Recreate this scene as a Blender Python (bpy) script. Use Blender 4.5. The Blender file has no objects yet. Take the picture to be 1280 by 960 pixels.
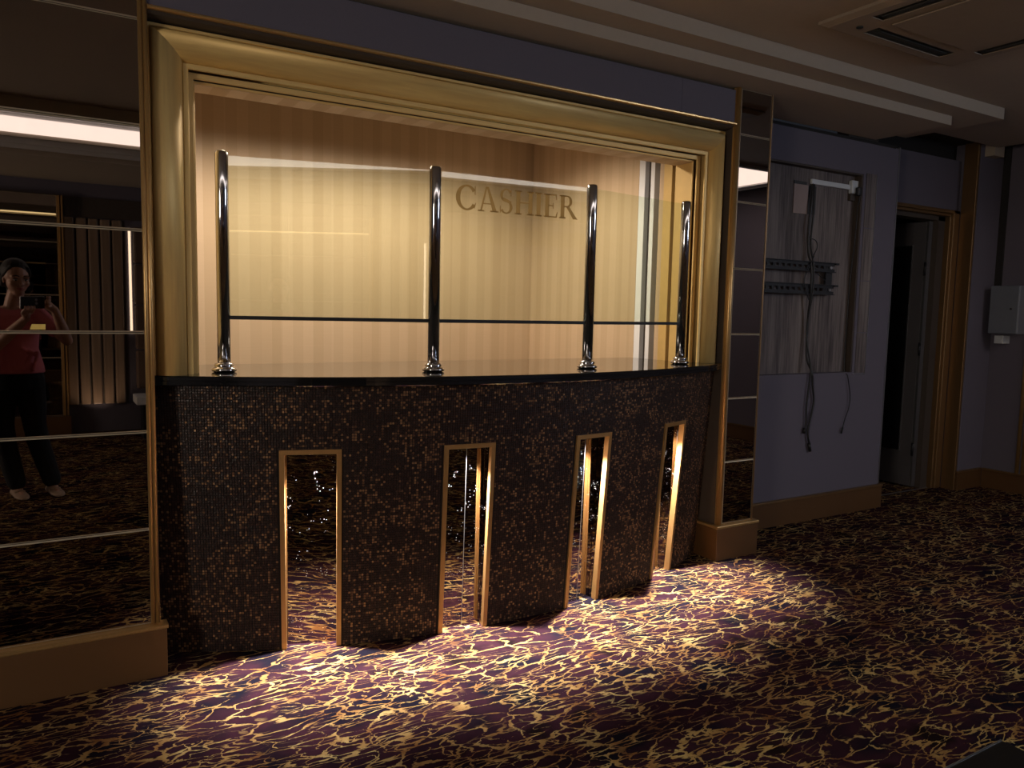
import bpy, bmesh, math, random
import numpy as np
from mathutils import Vector, Matrix
random.seed(7)
rng = np.random.default_rng(7)
PI = math.pi
S = bpy.context.scene
COL = S.collection

# ------------------------------------------------------------------ camera
cam = bpy.data.cameras.new('camera'); camo = bpy.data.objects.new('camera', cam); COL.objects.link(camo)
R = np.array([[0.854926418267453, -0.518319660673129, 0.021108024731764104],
              [-0.03107007560786999, -0.09177990444541675, -0.995294478806002],
              [0.5178179890174784, 0.8502477159626378, -0.09456929602286086]])
CH = 1.30
Mc = Matrix.Identity(4)
for i in range(3):
    Mc[i][0] = R[0][i]; Mc[i][1] = -R[1][i]; Mc[i][2] = -R[2][i]
Mc[0][3], Mc[1][3], Mc[2][3] = 0, 0, CH
camo.matrix_world = Mc
cam.sensor_width = 36; cam.lens = 974.39 * 36 / 1280; cam.clip_start = 0.02
S.camera = camo

# ------------------------------------------------------------------ world, exposure
W = bpy.data.worlds.new('world'); S.world = W; W.use_nodes = True
W.node_tree.nodes['Background'].inputs[0].default_value = (0.5, 0.55, 0.7, 1)
W.node_tree.nodes['Background'].inputs[1].default_value = 0.02
S.view_settings.view_transform = 'Standard'; S.view_settings.look = 'None'
S.view_settings.gamma = 1; S.view_settings.use_curve_mapping = False
S.view_settings.exposure = 0.0
try:
    S.cycles.max_bounces = 8; S.cycles.sample_clamp_indirect = 3.0
except Exception: pass

# light levels
L_COVE = 3.6          # radiance of the coffer's light diffusers
L_BOOTH = 46.0        # ceiling spots of the cashier booth (W)
L_PLINTH = 215.0       # downlight in each counter niche (W)
L_SIDE = 5.0          # cool fill added at the right end of the room (W)
L_ROOM = 112.0  # warm fill added at the left end of the room (W)

def lamp(name, kind, loc, energy, color=(1, 1, 1), target=None, **kw):
    l = bpy.data.lights.new(name, kind); l.energy = energy; l.color = color
    for k, v in kw.items(): setattr(l, k, v)
    o = bpy.data.objects.new(name, l); COL.objects.link(o); o.location = loc
    if target is not None:
        o.rotation_euler = (Vector(target) - Vector(loc)).to_track_quat('-Z', 'Y').to_euler()
    return o
# booth spots
for (x, y) in ((0.80, 3.78), (1.50, 3.80), (2.15, 3.78)):
    lamp('booth_spot', 'SPOT', (x, y, 2.40), L_BOOTH, (1.0, 0.85, 0.68), (x, y + 0.05, 0), spot_size=math.radians(163), spot_blend=0.55, shadow_soft_size=0.05)
# fill lights added at either end of the room, each set in a made-up window (built further down as window_1 and window_2)
lamp('fill_light', 'AREA', (6.262, -1.4, 1.95), L_SIDE * 12, (0.74, 0.83, 1.0), (0, -1.0, 1.6), size=0.9)
lamp('fill_light', 'AREA', (-3.955, -1.0, 1.45), L_ROOM, (1.0, 0.86, 0.70), (0, -0.6, 1.45), size=1.4)

# ------------------------------------------------------------------ materials
def srgb(r, g, b):
    f = lambda c: ((c / 255 + 0.055) / 1.055) ** 2.4 if c > 10 else c / 255 / 12.92
    return (f(r), f(g), f(b), 1)
class NT:
    def __init__(s, name):
        s.m = bpy.data.materials.new(name); s.m.use_nodes = True
        s.t = s.m.node_tree; s.n = s.t.nodes; s.l = s.t.links
        s.b = s.n['Principled BSDF']
    def a(s, typ, **kw):
        n = s.n.new(typ)
        for k, v in kw.items():
            if k == 'ins':
                for kk, vv in v.items():
                    if isinstance(vv, bpy.types.NodeSocket): s.l.new(vv, n.inputs[kk])
                    else: n.inputs[kk].default_value = vv
            else: setattr(n, k, v)
        return n
    def math(s, op, a, b=0.5, c=None, clamp=False):
        n = s.n.new('ShaderNodeMath'); n.operation = op; n.use_clamp = clamp
        for i, v in enumerate((a, b, c)):
            if v is None: continue
            if isinstance(v, bpy.types.NodeSocket): s.l.new(v, n.inputs[i])
            else: n.inputs[i].default_value = v
        return n.outputs[0]
    def mix(s, f, a, b):
        n = s.n.new('ShaderNodeMix'); n.data_type = 'RGBA'
        for i, v in ((0, f), (6, a), (7, b)):
            if isinstance(v, bpy.types.NodeSocket): s.l.new(v, n.inputs[i])
            else: n.inputs[i].default_value = v
        return n.outputs[2]
    def ramp(s, f, stops):
        n = s.n.new('ShaderNodeValToRGB'); s.l.new(f, n.inputs[0])
        e = n.color_ramp.elements
        while len(e) < len(stops): e.new(0.5)
        for q, (p, c) in zip(e, stops): q.position = p; q.color = c if len(c) == 4 else (*c, 1)
        return n.outputs[0]
    def coords(s, scale=(1, 1, 1), rot=(0, 0, 0), kind='Object'):
        tc = s.a('ShaderNodeTexCoord')
        mp = s.a('ShaderNodeMapping'); s.l.new(tc.outputs[kind], mp.inputs[0])
        mp.inputs['Scale'].default_value = scale; mp.inputs['Rotation'].default_value = rot
        return mp.outputs[0]
    def noise(s, vec, scale, detail=3, rough=0.5):
        n = s.a('ShaderNodeTexNoise'); s.l.new(vec, n.inputs['Vector'])
        n.inputs['Scale'].default_value = scale; n.inputs['Detail'].default_value = detail; n.inputs['Roughness'].default_value = rough
        return n
    def bump(s, h, strength=0.3, dist=0.01):
        n = s.a('ShaderNodeBump'); s.l.new(h, n.inputs['Height'])
        n.inputs['Strength'].default_value = strength; n.inputs['Distance'].default_value = dist
        s.l.new(n.outputs[0], s.b.inputs['Normal'])
    def set(s, **kw):
        for k, v in kw.items():
            k = k.replace('_', ' ')
            if isinstance(v, bpy.types.NodeSocket): s.l.new(v, s.b.inputs[k])
            else: s.b.inputs[k].default_value = v
        return s.m

def simple(name, col, rough=0.5, metal=0.0, nscale=30, namp=0.15, bump=0.0, spec=None, stretch=(1, 1, 1)):
    t = NT(name); v = t.coords(stretch)
    n = t.noise(v, nscale, 4)
    c = t.mix(n.outputs[0], tuple(x * (1 - namp) for x in col[:3]) + (1,), tuple(min(1, x * (1 + namp)) for x in col[:3]) + (1,))
    t.set(Base_Color=c, Roughness=rough, Metallic=metal)
    if spec is not None: t.b.inputs['Specular IOR Level'].default_value = spec
    if bump: t.bump(n.outputs[0], bump, 0.002)
    return t.m
M = {}
M['lavender'] = simple('lavender_wallpaper', (0.122, 0.111, 0.146, 1), 0.85, 0, 220, 0.10, 0.25)
M['ceiling'] = simple('ceiling_paint', (0.40, 0.34, 0.275, 1), 0.9, 0, 40, 0.04)
M['ceiling_white'] = simple('coffer_white_paint', (0.62, 0.62, 0.62, 1), 0.8, 0, 40, 0.03)
def gold_mat(name, col, metal, rough, stretch=(60, 60, 4), amp=0.35):
    t = NT(name); v = t.coords(stretch)
    n = t.noise(v, 1.0, 5, 0.6); v2 = t.coords((3, 3, 3)); n2 = t.noise(v2, 1.5, 3)
    c = t.mix(n.outputs[0], tuple(x * (1 - amp) for x in col) + (1,), tuple(min(1, x * (1 + amp * .6)) for x in col) + (1,))
    c = t.mix(t.math('MULTIPLY', n2.outputs[0], 0.5), c, tuple(x * 0.7 for x in col) + (1,))
    r = t.math('MULTIPLY_ADD', n.outputs[0], 0.2, rough - 0.1)
    t.bump(n.outputs[0], 0.25, 0.001)
    return t.set(Base_Color=c, Metallic=metal, Roughness=r)
M['gold_v'] = gold_mat('brushed_gold_leaf_upright', (1.0, 0.645, 0.25), 0.30, 0.48, (90, 90, 5))
M['gold_h'] = gold_mat('brushed_gold_leaf_level', (1.0, 0.645, 0.25), 0.30, 0.48, (5, 90, 90))
M['gold_strip'] = gold_mat('gold_strip', (0.66, 0.42, 0.17), 0.7, 0.34, (120, 120, 6), 0.2)
M['gold_dark'] = gold_mat('dark_gold_strip', (0.24, 0.14, 0.06), 0.6, 0.4, (120, 120, 6), 0.2)
M['bronze'] = gold_mat('bronze_painted_board', (0.125, 0.058, 0.018), 0.15, 0.55, (6, 6, 20), 0.12)
M['brass'] = gold_mat('niche_brass', (0.62, 0.36, 0.14), 0.65, 0.36, (200, 200, 10), 0.15)
M['chrome'] = simple('polished_chrome', (0.55, 0.55, 0.57, 1), 0.09, 1.0, 4, 0.03)
M['black'] = simple('black_plastic', (0.012, 0.012, 0.014, 1), 0.45, 0, 30, 0.2)
M['black_metal'] = simple('black_powder_metal', (0.006, 0.006, 0.009, 1), 0.6, 0.0, 300, 0.2)
M['white'] = simple('white_plastic', (0.62, 0.66, 0.70, 1), 0.4, 0, 20, 0.04)
M['white_trim'] = simple('white_trim_paint', (0.82, 0.83, 0.86, 1), 0.5, 0, 20, 0.03)
M['pink_plate'] = simple('faded_pink_card', (0.30, 0.235, 0.225, 1), 0.8, 0, 20, 0.08)
M['dark_void'] = simple('dark_shade_tone', (0.02, 0.018, 0.018, 1), 0.9)  # near-black tone standing in for shade in gaps and unlit spaces
M['dark_brown'] = simple('dark_brown_board', (0.06, 0.045, 0.035, 1), 0.7)
M['ac_plastic'] = simple('aged_beige_plastic', (0.30, 0.245, 0.19, 1), 0.6, 0, 15, 0.06)
M['ac_dark'] = simple('dark_vent', (0.025, 0.03, 0.028, 1), 0.6)
M['grey_leaf'] = simple('grey_painted_door', (0.085, 0.080, 0.088, 1), 0.55, 0, 30, 0.1)
M['silver'] = simple('satin_aluminium', (0.40, 0.40, 0.42, 1), 0.35, 0.9)
M['box_grey'] = simple('blue_grey_enamel', (0.17, 0.19, 0.235, 1), 0.45, 0.1, 25, 0.08)
M['granite'] = simple('black_polished_granite', (0.010, 0.010, 0.011, 1), 0.05, 0, 400, 0.5, spec=0.8)
M['brown_panel'] = simple('brown_leather_pad', (0.10, 0.06, 0.04, 1), 0.5, 0, 60, 0.15, 0.3)

def mirror_mat(name, col, rough=0.01, dust=0.0):
    t = NT(name)
    v = t.coords((1, 1, 1)); n = t.noise(v, 9, 5, .6)
    c = t.mix(n.outputs[0], tuple(x * .93 for x in col) + (1,), tuple(x * 1.07 for x in col) + (1,))
    if dust:
        vo = t.a('ShaderNodeTexVoronoi'); t.l.new(v, vo.inputs['Vector']); vo.inputs['Scale'].default_value = 120
        wn = t.a('ShaderNodeTexNoise'); t.l.new(v, wn.inputs['Vector']); wn.inputs['Scale'].default_value = 25
        d = t.math('LESS_THAN', vo.outputs['Distance'], 0.13)
        d = t.math('MULTIPLY', d, t.math('GREATER_THAN', wn.outputs[0], 0.56))
        c = t.mix(d, c, (0.6, 0.6, 0.62, 1))
        t.set(Roughness=t.math('MULTIPLY_ADD', d, 0.6, rough), Metallic=t.math('SUBTRACT', 1.0, d))
        return t.set(Base_Color=c)
    return t.set(Base_Color=c, Metallic=1.0, Roughness=rough)
M['mirror'] = mirror_mat('bronze_tinted_mirror', (0.30, 0.265, 0.245))
M['mirror_edge'] = simple('mirror_bevel_glass', (0.55, 0.48, 0.36, 1), 0.35, 0.5)
M['niche_mirror'] = mirror_mat('niche_tinted_mirror', (0.34, 0.29, 0.25), 0.015, dust=1)

def glass_mat():
    t = NT('clear_glass_sheet')
    t.n.remove(t.b)
    out = t.n['Material Output']
    tr = t.a('ShaderNodeBsdfTransparent'); tr.inputs[0].default_value = (0.935, 0.975, 0.915, 1)
    gl = t.a('ShaderNodeBsdfGlossy'); gl.inputs['Roughness'].default_value = 0.0; gl.inputs[0].default_value = (1, 1, 1, 1)
    lw = t.a('ShaderNodeLayerWeight'); lw.inputs[0].default_value = 0.5
    k = t.math('MULTIPLY_ADD', t.math('POWER', lw.outputs['Facing'], 5.0), 0.94, 0.052)
    mx = t.a('ShaderNodeMixShader'); t.l.new(k, mx.inputs[0]); t.l.new(tr.outputs[0], mx.inputs[1]); t.l.new(gl.outputs[0], mx.inputs[2])
    t.l.new(mx.outputs[0], out.inputs[0])
    return t.m
M['glass'] = glass_mat()
def emis(name, col, s):
    t = NT(name); t.set(Base_Color=(0, 0, 0, 1), Emission_Color=(*col, 1), Emission_Strength=s, Roughness=0.6)
    return t.m
M['diffuser'] = emis('warm_white_diffuser', (1.0, 0.86, 0.78), L_COVE)
M['lamp_lens'] = emis('downlight_lens', (1.0, 0.93, 0.85), 12)
M['backlight'] = emis('warm_backlight', (1.0, 0.80, 0.58), 4)
M['gold_light'] = emis('gold_shelf_light', (1.0, 0.75, 0.35), 2.2)
def etch_mat():
    t = NT('etched_lettering_film'); t.n.remove(t.b); out = t.n['Material Output']
    tr = t.a('ShaderNodeBsdfTransparent'); tl = t.a('ShaderNodeBsdfTranslucent'); df = t.a('ShaderNodeBsdfDiffuse')
    tl.inputs[0].default_value = (0.40, 0.27, 0.12, 1); df.inputs[0].default_value = (0.40, 0.27, 0.12, 1)
    m1 = t.a('ShaderNodeMixShader'); m1.inputs[0].default_value = .5; t.l.new(tl.outputs[0], m1.inputs[1]); t.l.new(df.outputs[0], m1.inputs[2])
    m2 = t.a('ShaderNodeMixShader'); m2.inputs[0].default_value = .80; t.l.new(tr.outputs[0], m2.inputs[1]); t.l.new(m1.outputs[0], m2.inputs[2])
    t.l.new(m2.outputs[0], out.inputs[0]); return t.m
M['etch'] = etch_mat()

def wallpaper(name, axis, col=(0.66, 0.50, 0.335)):
    t = NT(name)
    tc = t.a('ShaderNodeTexCoord'); sp = t.a('ShaderNodeSeparateXYZ'); t.l.new(tc.outputs['Object'], sp.inputs[0])
    u = sp.outputs[axis]
    w = t.math('FRACT', t.math('MULTIPLY', u, 1 / 0.125)); st = t.math('GREATER_THAN', w, 0.5)
    w2 = t.math('FRACT', t.math('MULTIPLY', u, 1 / 0.31)); st2 = t.math('GREATER_THAN', w2, 0.62)
    v = t.coords((6, 6, 260) ); n = t.noise(v, 1.0, 5, .65)
    v3 = t.coords((220, 220, 5)); n3 = t.noise(v3, 1.0, 3, .5)
    c1 = (*col, 1); c2 = (col[0] * .86, col[1] * .84, col[2] * .80, 1)
    c = t.mix(t.math('ADD', t.math('MULTIPLY', st, 0.6), t.math('MULTIPLY', st2, 0.4)), c1, c2)
    c = t.mix(t.math('MULTIPLY', n.outputs[0], 0.32), c, (col[0] * .62, col[1] * .55, col[2] * .45, 1))
    c = t.mix(t.math('MULTIPLY', n3.outputs[0], 0.15), c, (col[0] * .62, col[1] * .55, col[2] * .45, 1))
    t.bump(n.outputs[0], 0.15, 0.001)
    return t.set(Base_Color=c, Roughness=t.math('MULTIPLY_ADD', st, 0.15, 0.5))
M['wallpaper_x'] = wallpaper('gold_striped_wallpaper_back', 0)
M['wallpaper_y'] = wallpaper('gold_striped_wallpaper_side', 1)
M['wallpaper_side_plain'] = simple('gold_lining', (0.62, 0.42, 0.15, 1), 0.5, 0.2, 20, 0.1)

def carpet():
    t = NT('veined_carpet')
    base = t.coords((1, 1, 1))
    def warp(vec, sc, amt, det=3):
        n = t.noise(vec, sc, det, 0.55)
        s1 = t.a('ShaderNodeVectorMath', operation='SUBTRACT'); t.l.new(n.outputs['Color'], s1.inputs[0]); s1.inputs[1].default_value = (.5, .5, .5)
        s2 = t.a('ShaderNodeVectorMath', operation='SCALE'); t.l.new(s1.outputs[0], s2.inputs[0]); s2.inputs['Scale'].default_value = amt
        s3 = t.a('ShaderNodeVectorMath', operation='ADD'); t.l.new(vec, s3.inputs[0]); t.l.new(s2.outputs[0], s3.inputs[1])
        return s3.outputs[0]
    def veins(scale, stretch, rot, width, seed):
        mp = t.a('ShaderNodeMapping'); t.l.new(base, mp.inputs[0])
        mp.inputs['Rotation'].default_value = (0, 0, rot); mp.inputs['Scale'].default_value = (stretch[0], stretch[1], 1)
        mp.inputs['Location'].default_value = (seed, seed * .7, 0)
        v = warp(mp.outputs[0], 2.4, 0.35); v = warp(v, 9, 0.11, 4); v = warp(v, 40, 0.02, 2)
        vo = t.a('ShaderNodeTexVoronoi', voronoi_dimensions='2D', feature='DISTANCE_TO_EDGE'); t.l.new(v, vo.inputs['Vector']); vo.inputs['Scale'].default_value = scale
        wn = t.noise(mp.outputs[0], 9, 4, .7)
        wd = t.math('MULTIPLY', t.math('SUBTRACT', wn.outputs[0], 0.385), width * 3.7)
        wd = t.math('MAXIMUM', wd, 0.0)
        d = t.math('DIVIDE', vo.outputs['Distance'], t.math('ADD', wd, 0.0001))
        return t.math('SUBTRACT', 1.0, t.math('SMOOTHSTEP' if False else 'MULTIPLY', t.math('SUBTRACT', d, 0.8), 2.5), clamp=True)
    v1 = veins(8.3, (0.92, 2.05), 0.20, 0.078, 0.0)
    v2 = veins(13.5, (0.8, 2.3), -0.10, 0.105, 3.3)
    gate = t.noise(base, 2.6, 3, .6)
    g = t.math('MULTIPLY', t.math('SUBTRACT', gate.outputs[0], 0.40), 9.0, clamp=True)
    v2 = t.math('MULTIPLY', v2, g)
    vv = t.math('MAXIMUM', v1, v2)
    big = t.noise(base, 5.0, 3, .5)
    bg = t.ramp(big.outputs[0], [(0.36, (0.007, 0.007, 0.014)), (0.46, (0.022, 0.010, 0.017)), (0.58, (0.036, 0.013, 0.022)), (0.70, (0.010, 0.006, 0.007))])
    tone = t.noise(base, 7.0, 4, .6)
    vc = t.ramp(tone.outputs[0], [(0.36, (0.22, 0.10, 0.035)), (0.52, (0.40, 0.25, 0.095)), (0.68, (0.55, 0.42, 0.18))])
    c = t.mix(vv, bg, vc)
    pile = t.noise(base, 420, 2, .6)
    c = t.mix(t.math('MULTIPLY', pile.outputs[0], 0.55), c, (0.01, 0.006, 0.006, 1))
    pb = t.math('ADD', t.math('MULTIPLY', vv, 0.4), pile.outputs[0])
    t.bump(pb, 0.3, 0.002)
    t.b.inputs['Sheen Weight'].default_value = 0.0
    t.b.inputs['Specular IOR Level'].default_value = 0.0
    return t.set(Base_Color=c, Roughness=0.95)
M['carpet'] = carpet()

def mosaic_mat():
    t = NT('mosaic_glass_tesserae')
    at = t.a('ShaderNodeAttribute', attribute_name='shade')
    sx = t.a('ShaderNodeSeparateColor'); t.l.new(at.outputs['Color'], sx.inputs[0])
    c = t.ramp(sx.outputs[0], [(0.0, (0.022, 0.012, 0.011)), (0.5, (0.042, 0.021, 0.017)), (0.74, (0.075, 0.038, 0.026)), (0.86, (0.16, 0.085, 0.045)), (1.0, (0.32, 0.18, 0.09))])
    t.b.inputs['Specular IOR Level'].default_value = 0.3
    return t.set(Base_Color=c, Roughness=t.math('MULTIPLY_ADD', sx.outputs[1], 0.25, 0.34), Metallic=t.math('MULTIPLY', sx.outputs[0], 0.25))
M['mosaic'] = mosaic_mat()
M['grout'] = simple('dark_grout', (0.010, 0.006, 0.006, 1), 0.9)

def wood_mat():
    t = NT('weathered_grey_wood')
    v = t.coords((55, 55, 2.4)); n = t.noise(v, 1, 6, .65)
    v2 = t.coords((9, 9, 0.8)); n2 = t.noise(v2, 1, 3, .5)
    v3 = t.coords((2, 2, 2)); n3 = t.noise(v3, 1, 3, .5)
    f = t.math('ADD', t.math('MULTIPLY', n.outputs[0], 0.65), t.math('MULTIPLY', n2.outputs[0], 0.35))
    c = t.ramp(f, [(0.38, (0.045, 0.034, 0.032)), (0.49, (0.14, 0.116, 0.112)), (0.60, (0.23, 0.195, 0.18))])
    c = t.mix(t.math('MULTIPLY', n3.outputs[0], 0.35), c, (0.10, 0.085, 0.095, 1))
    t.bump(n.outputs[0], 0.3, 0.002)
    return t.set(Base_Color=c, Roughness=0.75)
M['wood'] = wood_mat()
def stripe_wood():
    t = NT('ribbed_brown_laminate')
    v = t.coords((1, 1, 1)); n = t.noise(t.coords((30, 30, 1.5)), 1, 4)
    c = t.mix(n.outputs[0], (0.13, 0.085, 0.055, 1), (0.30, 0.21, 0.14, 1))
    return t.set(Base_Color=c, Roughness=0.45)
M['rib'] = stripe_wood()
M['skin'] = simple('skin', (0.50, 0.29, 0.21, 1), 0.5, 0, 25, 0.06)
M['lips'] = simple('lips', (0.42, 0.13, 0.12, 1), 0.45)
M['hair'] = simple('black_hair', (0.010, 0.008, 0.007, 1), 0.65, 0, 1, 0.3, stretch=(150, 150, 10))
M['pink_cloth'] = simple('pink_cotton', (0.62, 0.17, 0.20, 1), 0.85, 0, 200, 0.08, 0.2)
M['black_cloth'] = simple('black_trousers', (0.008, 0.008, 0.010, 1), 0.9)
M['shoe'] = simple('beige_shoe_leather', (0.38, 0.27, 0.20, 1), 0.5)
M['eye_white'] = simple('eye_white', (0.7, 0.68, 0.65, 1), 0.3, 0, 1, 0.0)
M['eye_dark'] = simple('eye_dark', (0.01, 0.007, 0.005, 1), 0.15)
M['sticker'] = simple('yellow_sticker', (0.85, 0.62, 0.16, 1), 0.5)

# ------------------------------------------------------------------ mesh helpers
def bx(bm, x0, x1, y0, y1, z0, z1, bev=0.0):
    r = bmesh.ops.create_cube(bm, size=1)
    vs = r['verts']
    for v in vs:
        v.co = Vector((x0 + (v.co.x + .5) * (x1 - x0), y0 + (v.co.y + .5) * (y1 - y0), z0 + (v.co.z + .5) * (z1 - z0)))
    if bev:
        es = list({e for v in vs for e in v.link_edges})
        bmesh.ops.bevel(bm, geom=es, offset=bev, segments=2, affect='EDGES', profile=0.5)
def cyl(bm, p0, p1, r0, r1=None, seg=24, cap=True):
    r1 = r0 if r1 is None else r1
    p0 = Vector(p0); p1 = Vector(p1); d = p1 - p0
    q = d.to_track_quat('Z', 'Y').to_matrix()
    a = [bm.verts.new(p0 + q @ Vector((r0 * math.cos(2 * PI * i / seg), r0 * math.sin(2 * PI * i / seg), 0))) for i in range(seg)]
    b = [bm.verts.new(p1 + q @ Vector((r1 * math.cos(2 * PI * i / seg), r1 * math.sin(2 * PI * i / seg), 0))) for i in range(seg)]
    for i in range(seg):
        f = bm.faces.new((a[i], a[(i + 1) % seg], b[(i + 1) % seg], b[i])); f.smooth = True
    if cap: bm.faces.new(a[::-1]); bm.faces.new(b)
def lathe(bm, c, prof, seg=32):
    c = Vector(c); rings = []
    for r, z in prof:
        rings.append([bm.verts.new(c + Vector((max(r, 1e-5) * math.cos(2 * PI * i / seg), max(r, 1e-5) * math.sin(2 * PI * i / seg), z))) for i in range(seg)])
    for a, b in zip(rings, rings[1:]):
        for i in range(seg):
            f = bm.faces.new((a[i], a[(i + 1) % seg], b[(i + 1) % seg], b[i])); f.smooth = True
    bm.faces.new(rings[0][::-1]); bm.faces.new(rings[-1])
def tube(bm, pts, r, seg=8):
    pts = [Vector(p) for p in pts]
    # catmull-rom resample
    P = [pts[0]] + pts + [pts[-1]]; out = []
    for i in range(1, len(P) - 2):
        for k in range(6):
            u = k / 6; a, b, c, d = P[i - 1], P[i], P[i + 1], P[i + 2]
            out.append(0.5 * ((2 * b) + (-a + c) * u + (2 * a - 5 * b + 4 * c - d) * u * u + (-a + 3 * b - 3 * c + d) * u ** 3))
    out.append(pts[-1]); rings = []
    up = Vector((0.0, 1.0, 0.0))
    for i, p in enumerate(out):
        t = (out[min(i + 1, len(out) - 1)] - out[max(i - 1, 0)]).normalized()
        n = t.cross(up); n = n.normalized() if n.length > 1e-4 else Vector((1, 0, 0)); m = t.cross(n)
        rr = r if not callable(r) else r(i / (len(out) - 1))
        rings.append([bm.verts.new(p + rr * (math.cos(2 * PI * j / seg) * n + math.sin(2 * PI * j / seg) * m)) for j in range(seg)])
    for a, b in zip(rings, rings[1:]):
        for j in range(seg):
            f = bm.faces.new((a[j], a[(j + 1) % seg], b[(j + 1) % seg], b[j])); f.smooth = True
    bm.faces.new(rings[0][::-1]); bm.faces.new(rings[-1])
def extrude_prof(bm, prof, p_fn0, p_fn1, smooth=False):
    a = [bm.verts.new(p_fn0(*q)) for q in prof]; b = [bm.verts.new(p_fn1(*q)) for q in prof]
    n = len(prof)
    for i in range(n):
        f = bm.faces.new((a[i], a[(i + 1) % n], b[(i + 1) % n], b[i])); f.smooth = smooth
    bm.faces.new(a[::-1]); bm.faces.new(b)
def obj(name, bm, mat, parent=None, auto=False):
    bmesh.ops.recalc_face_normals(bm, faces=bm.faces)
    me = bpy.data.meshes.new(name); bm.to_mesh(me); bm.free()
    me.materials.append(M[mat] if isinstance(mat, str) else mat)
    o = bpy.data.objects.new(name, me); COL.objects.link(o)
    if parent is not None: o.parent = parent
    return o
def box(name, dims, mat, parent=None, bev=0.0):
    bm = bmesh.new(); bx(bm, *dims, bev=bev); return obj(name, bm, mat, parent)
def empty(name, loc=(0, 0, 0)):
    # children are given in world coordinates: the parent inverse takes the location off again
    o = bpy.data.objects.new(name, None); COL.objects.link(o); o.location = loc; o.empty_display_size = .1
    return o
def fix(root):
    bpy.context.view_layer.update()
    for c in root.children:
        c.matrix_parent_inverse = root.matrix_world.inverted()
def thing(name, label, cat, loc=(0, 0, 0), group=None):
    o = empty(name, loc); o['label'] = label; o['category'] = cat
    if group: o['group'] = group
    ROOTS.append(o); return o
def tag(o, label, cat, group=None):
    o['label'] = label; o['category'] = cat
    if group: o['group'] = group
    return o
ROOTS = []
def struct(o): o['kind'] = 'structure'; return o
def sroot(name, loc=(0, 0, 0)):
    o = empty(name, loc); o['kind'] = 'structure'; ROOTS.append(o); return o

# ------------------------------------------------------------------ key dimensions (metres)
P0 = 2.88                        # front plane of mirror piers
XL, XR = 0.335, 3.045            # pier edges either side of the cashier frame
XR2 = 3.31
ZC = 2.44                        # soffit height
CX, CY = 1.73, 5.45              # axis of the curved counter
R0f, LEAN = 2.755, 0.07          # counter front radius at floor, lean per metre
def cpt(th, r, z):               # point on the counter: th in degrees, r radius
    a = math.radians(th); return Vector((CX + r * math.sin(a), CY - r * math.cos(a), z))

# ------------------------------------------------------------------ floor
bm = bmesh.new(); bx(bm, -4, 7.2, -3.4, 5.2, -0.05, 0.0); struct(obj('floor', bm, 'carpet'))
# ------------------------------------------------------------------ ceiling
c = sroot('ceiling')
ZM = 2.56
cf = (-2.6, 6.05, -1.55, -0.15)   # coffer
for nm, d in (('ceiling_board', (-4, cf[0], -2.4, 3.17, ZM, ZM + .05)), ('ceiling_board', (cf[1], 6.06, -2.4, 3.17, ZM, ZM + .05)),
              ('ceiling_board', (cf[0], cf[1], cf[3], 3.17, ZM, ZM + .05)), ('ceiling_board', (cf[0], cf[1], -2.4, cf[2], ZM, ZM + .05))):
    box(nm, d, 'ceiling', c)
box('coffer_lid', (cf[0] - .1, cf[1] + .1, cf[2] - .1, cf[3] + .1, 2.80, 2.84), 'ceiling_white', c)
box('upper_ceiling', (-4, 7.2, -3.4, 3.6, 2.92, 2.96), 'dark_void', c)
for d in ((cf[0] - .05, cf[0], cf[2], cf[3], ZM + .05, 2.80), (cf[1], cf[1] + .05, cf[2], cf[3], ZM + .05, 2.80),
          (cf[0], cf[1], cf[2] - .05, cf[2], ZM + .05, 2.80), (cf[0], cf[1], cf[3], cf[3] + .05, ZM + .05, 2.80)):
    box('coffer_side', d, 'ceiling_white', c)
box('coffer_shield', (cf[0], cf[1], cf[3] + .001, cf[3] + .03, 2.47, ZM - .0005), 'ceiling', c)  # added drop edge blocking coffer light from the header and ceiling steps
# near side (above the cashier wall): two stepped soffits; the far side mirrors them
s = sroot('ceiling.001')
box('lower_soffit', (-4, 4.65, 2.71, 3.2, ZC, 2.493), 'ceiling', s)
box('upper_step', (-4, 4.97, 2.58, 3.2, 2.4935, ZM - .001), 'ceiling', s)
s2 = sroot('ceiling.002')
box('lower_soffit', (-4, 6.2, -3.0, -1.62, 2.44, 2.48), 'ceiling', s2)
box('lower_step', (-4, 6.12, -3.0, -1.60, 2.4805, 2.515), 'ceiling_white', s2)
box('upper_step', (-4, 6.08, -3.0, -1.58, 2.5155, ZM - .001), 'ceiling_white', s2)
# linear lights of the coffer
lt = thing('linear_light', 'long warm white linear light recessed in the ceiling coffer opposite, mirrored in the tiles', 'light', (1.7, cf[2], 2.7))
box('diffuser', (cf[0] + .02, cf[1] - .02, cf[2] + .002, cf[2] + .02, 2.588, 2.705), 'diffuser', lt)
box('housing', (cf[0] + .02, cf[1] - .02, cf[2] + .002, cf[2] + .03, 2.7355, 2.765), 'ceiling_white', lt)
lt2 = thing('linear_light', 'short warm white linear light closing the right end of the ceiling coffer', 'light', (cf[1], -.8, 2.7))
box('diffuser', (cf[1] - .02, cf[1] - .002, cf[2] + .03, cf[3] - .02, 2.588, 2.705), 'diffuser', lt2)
box('housing', (cf[1] - .03, cf[1] - .002, cf[2] + .03, cf[3] - .02, 2.7355, 2.765), 'ceiling_white', lt2)

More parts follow.
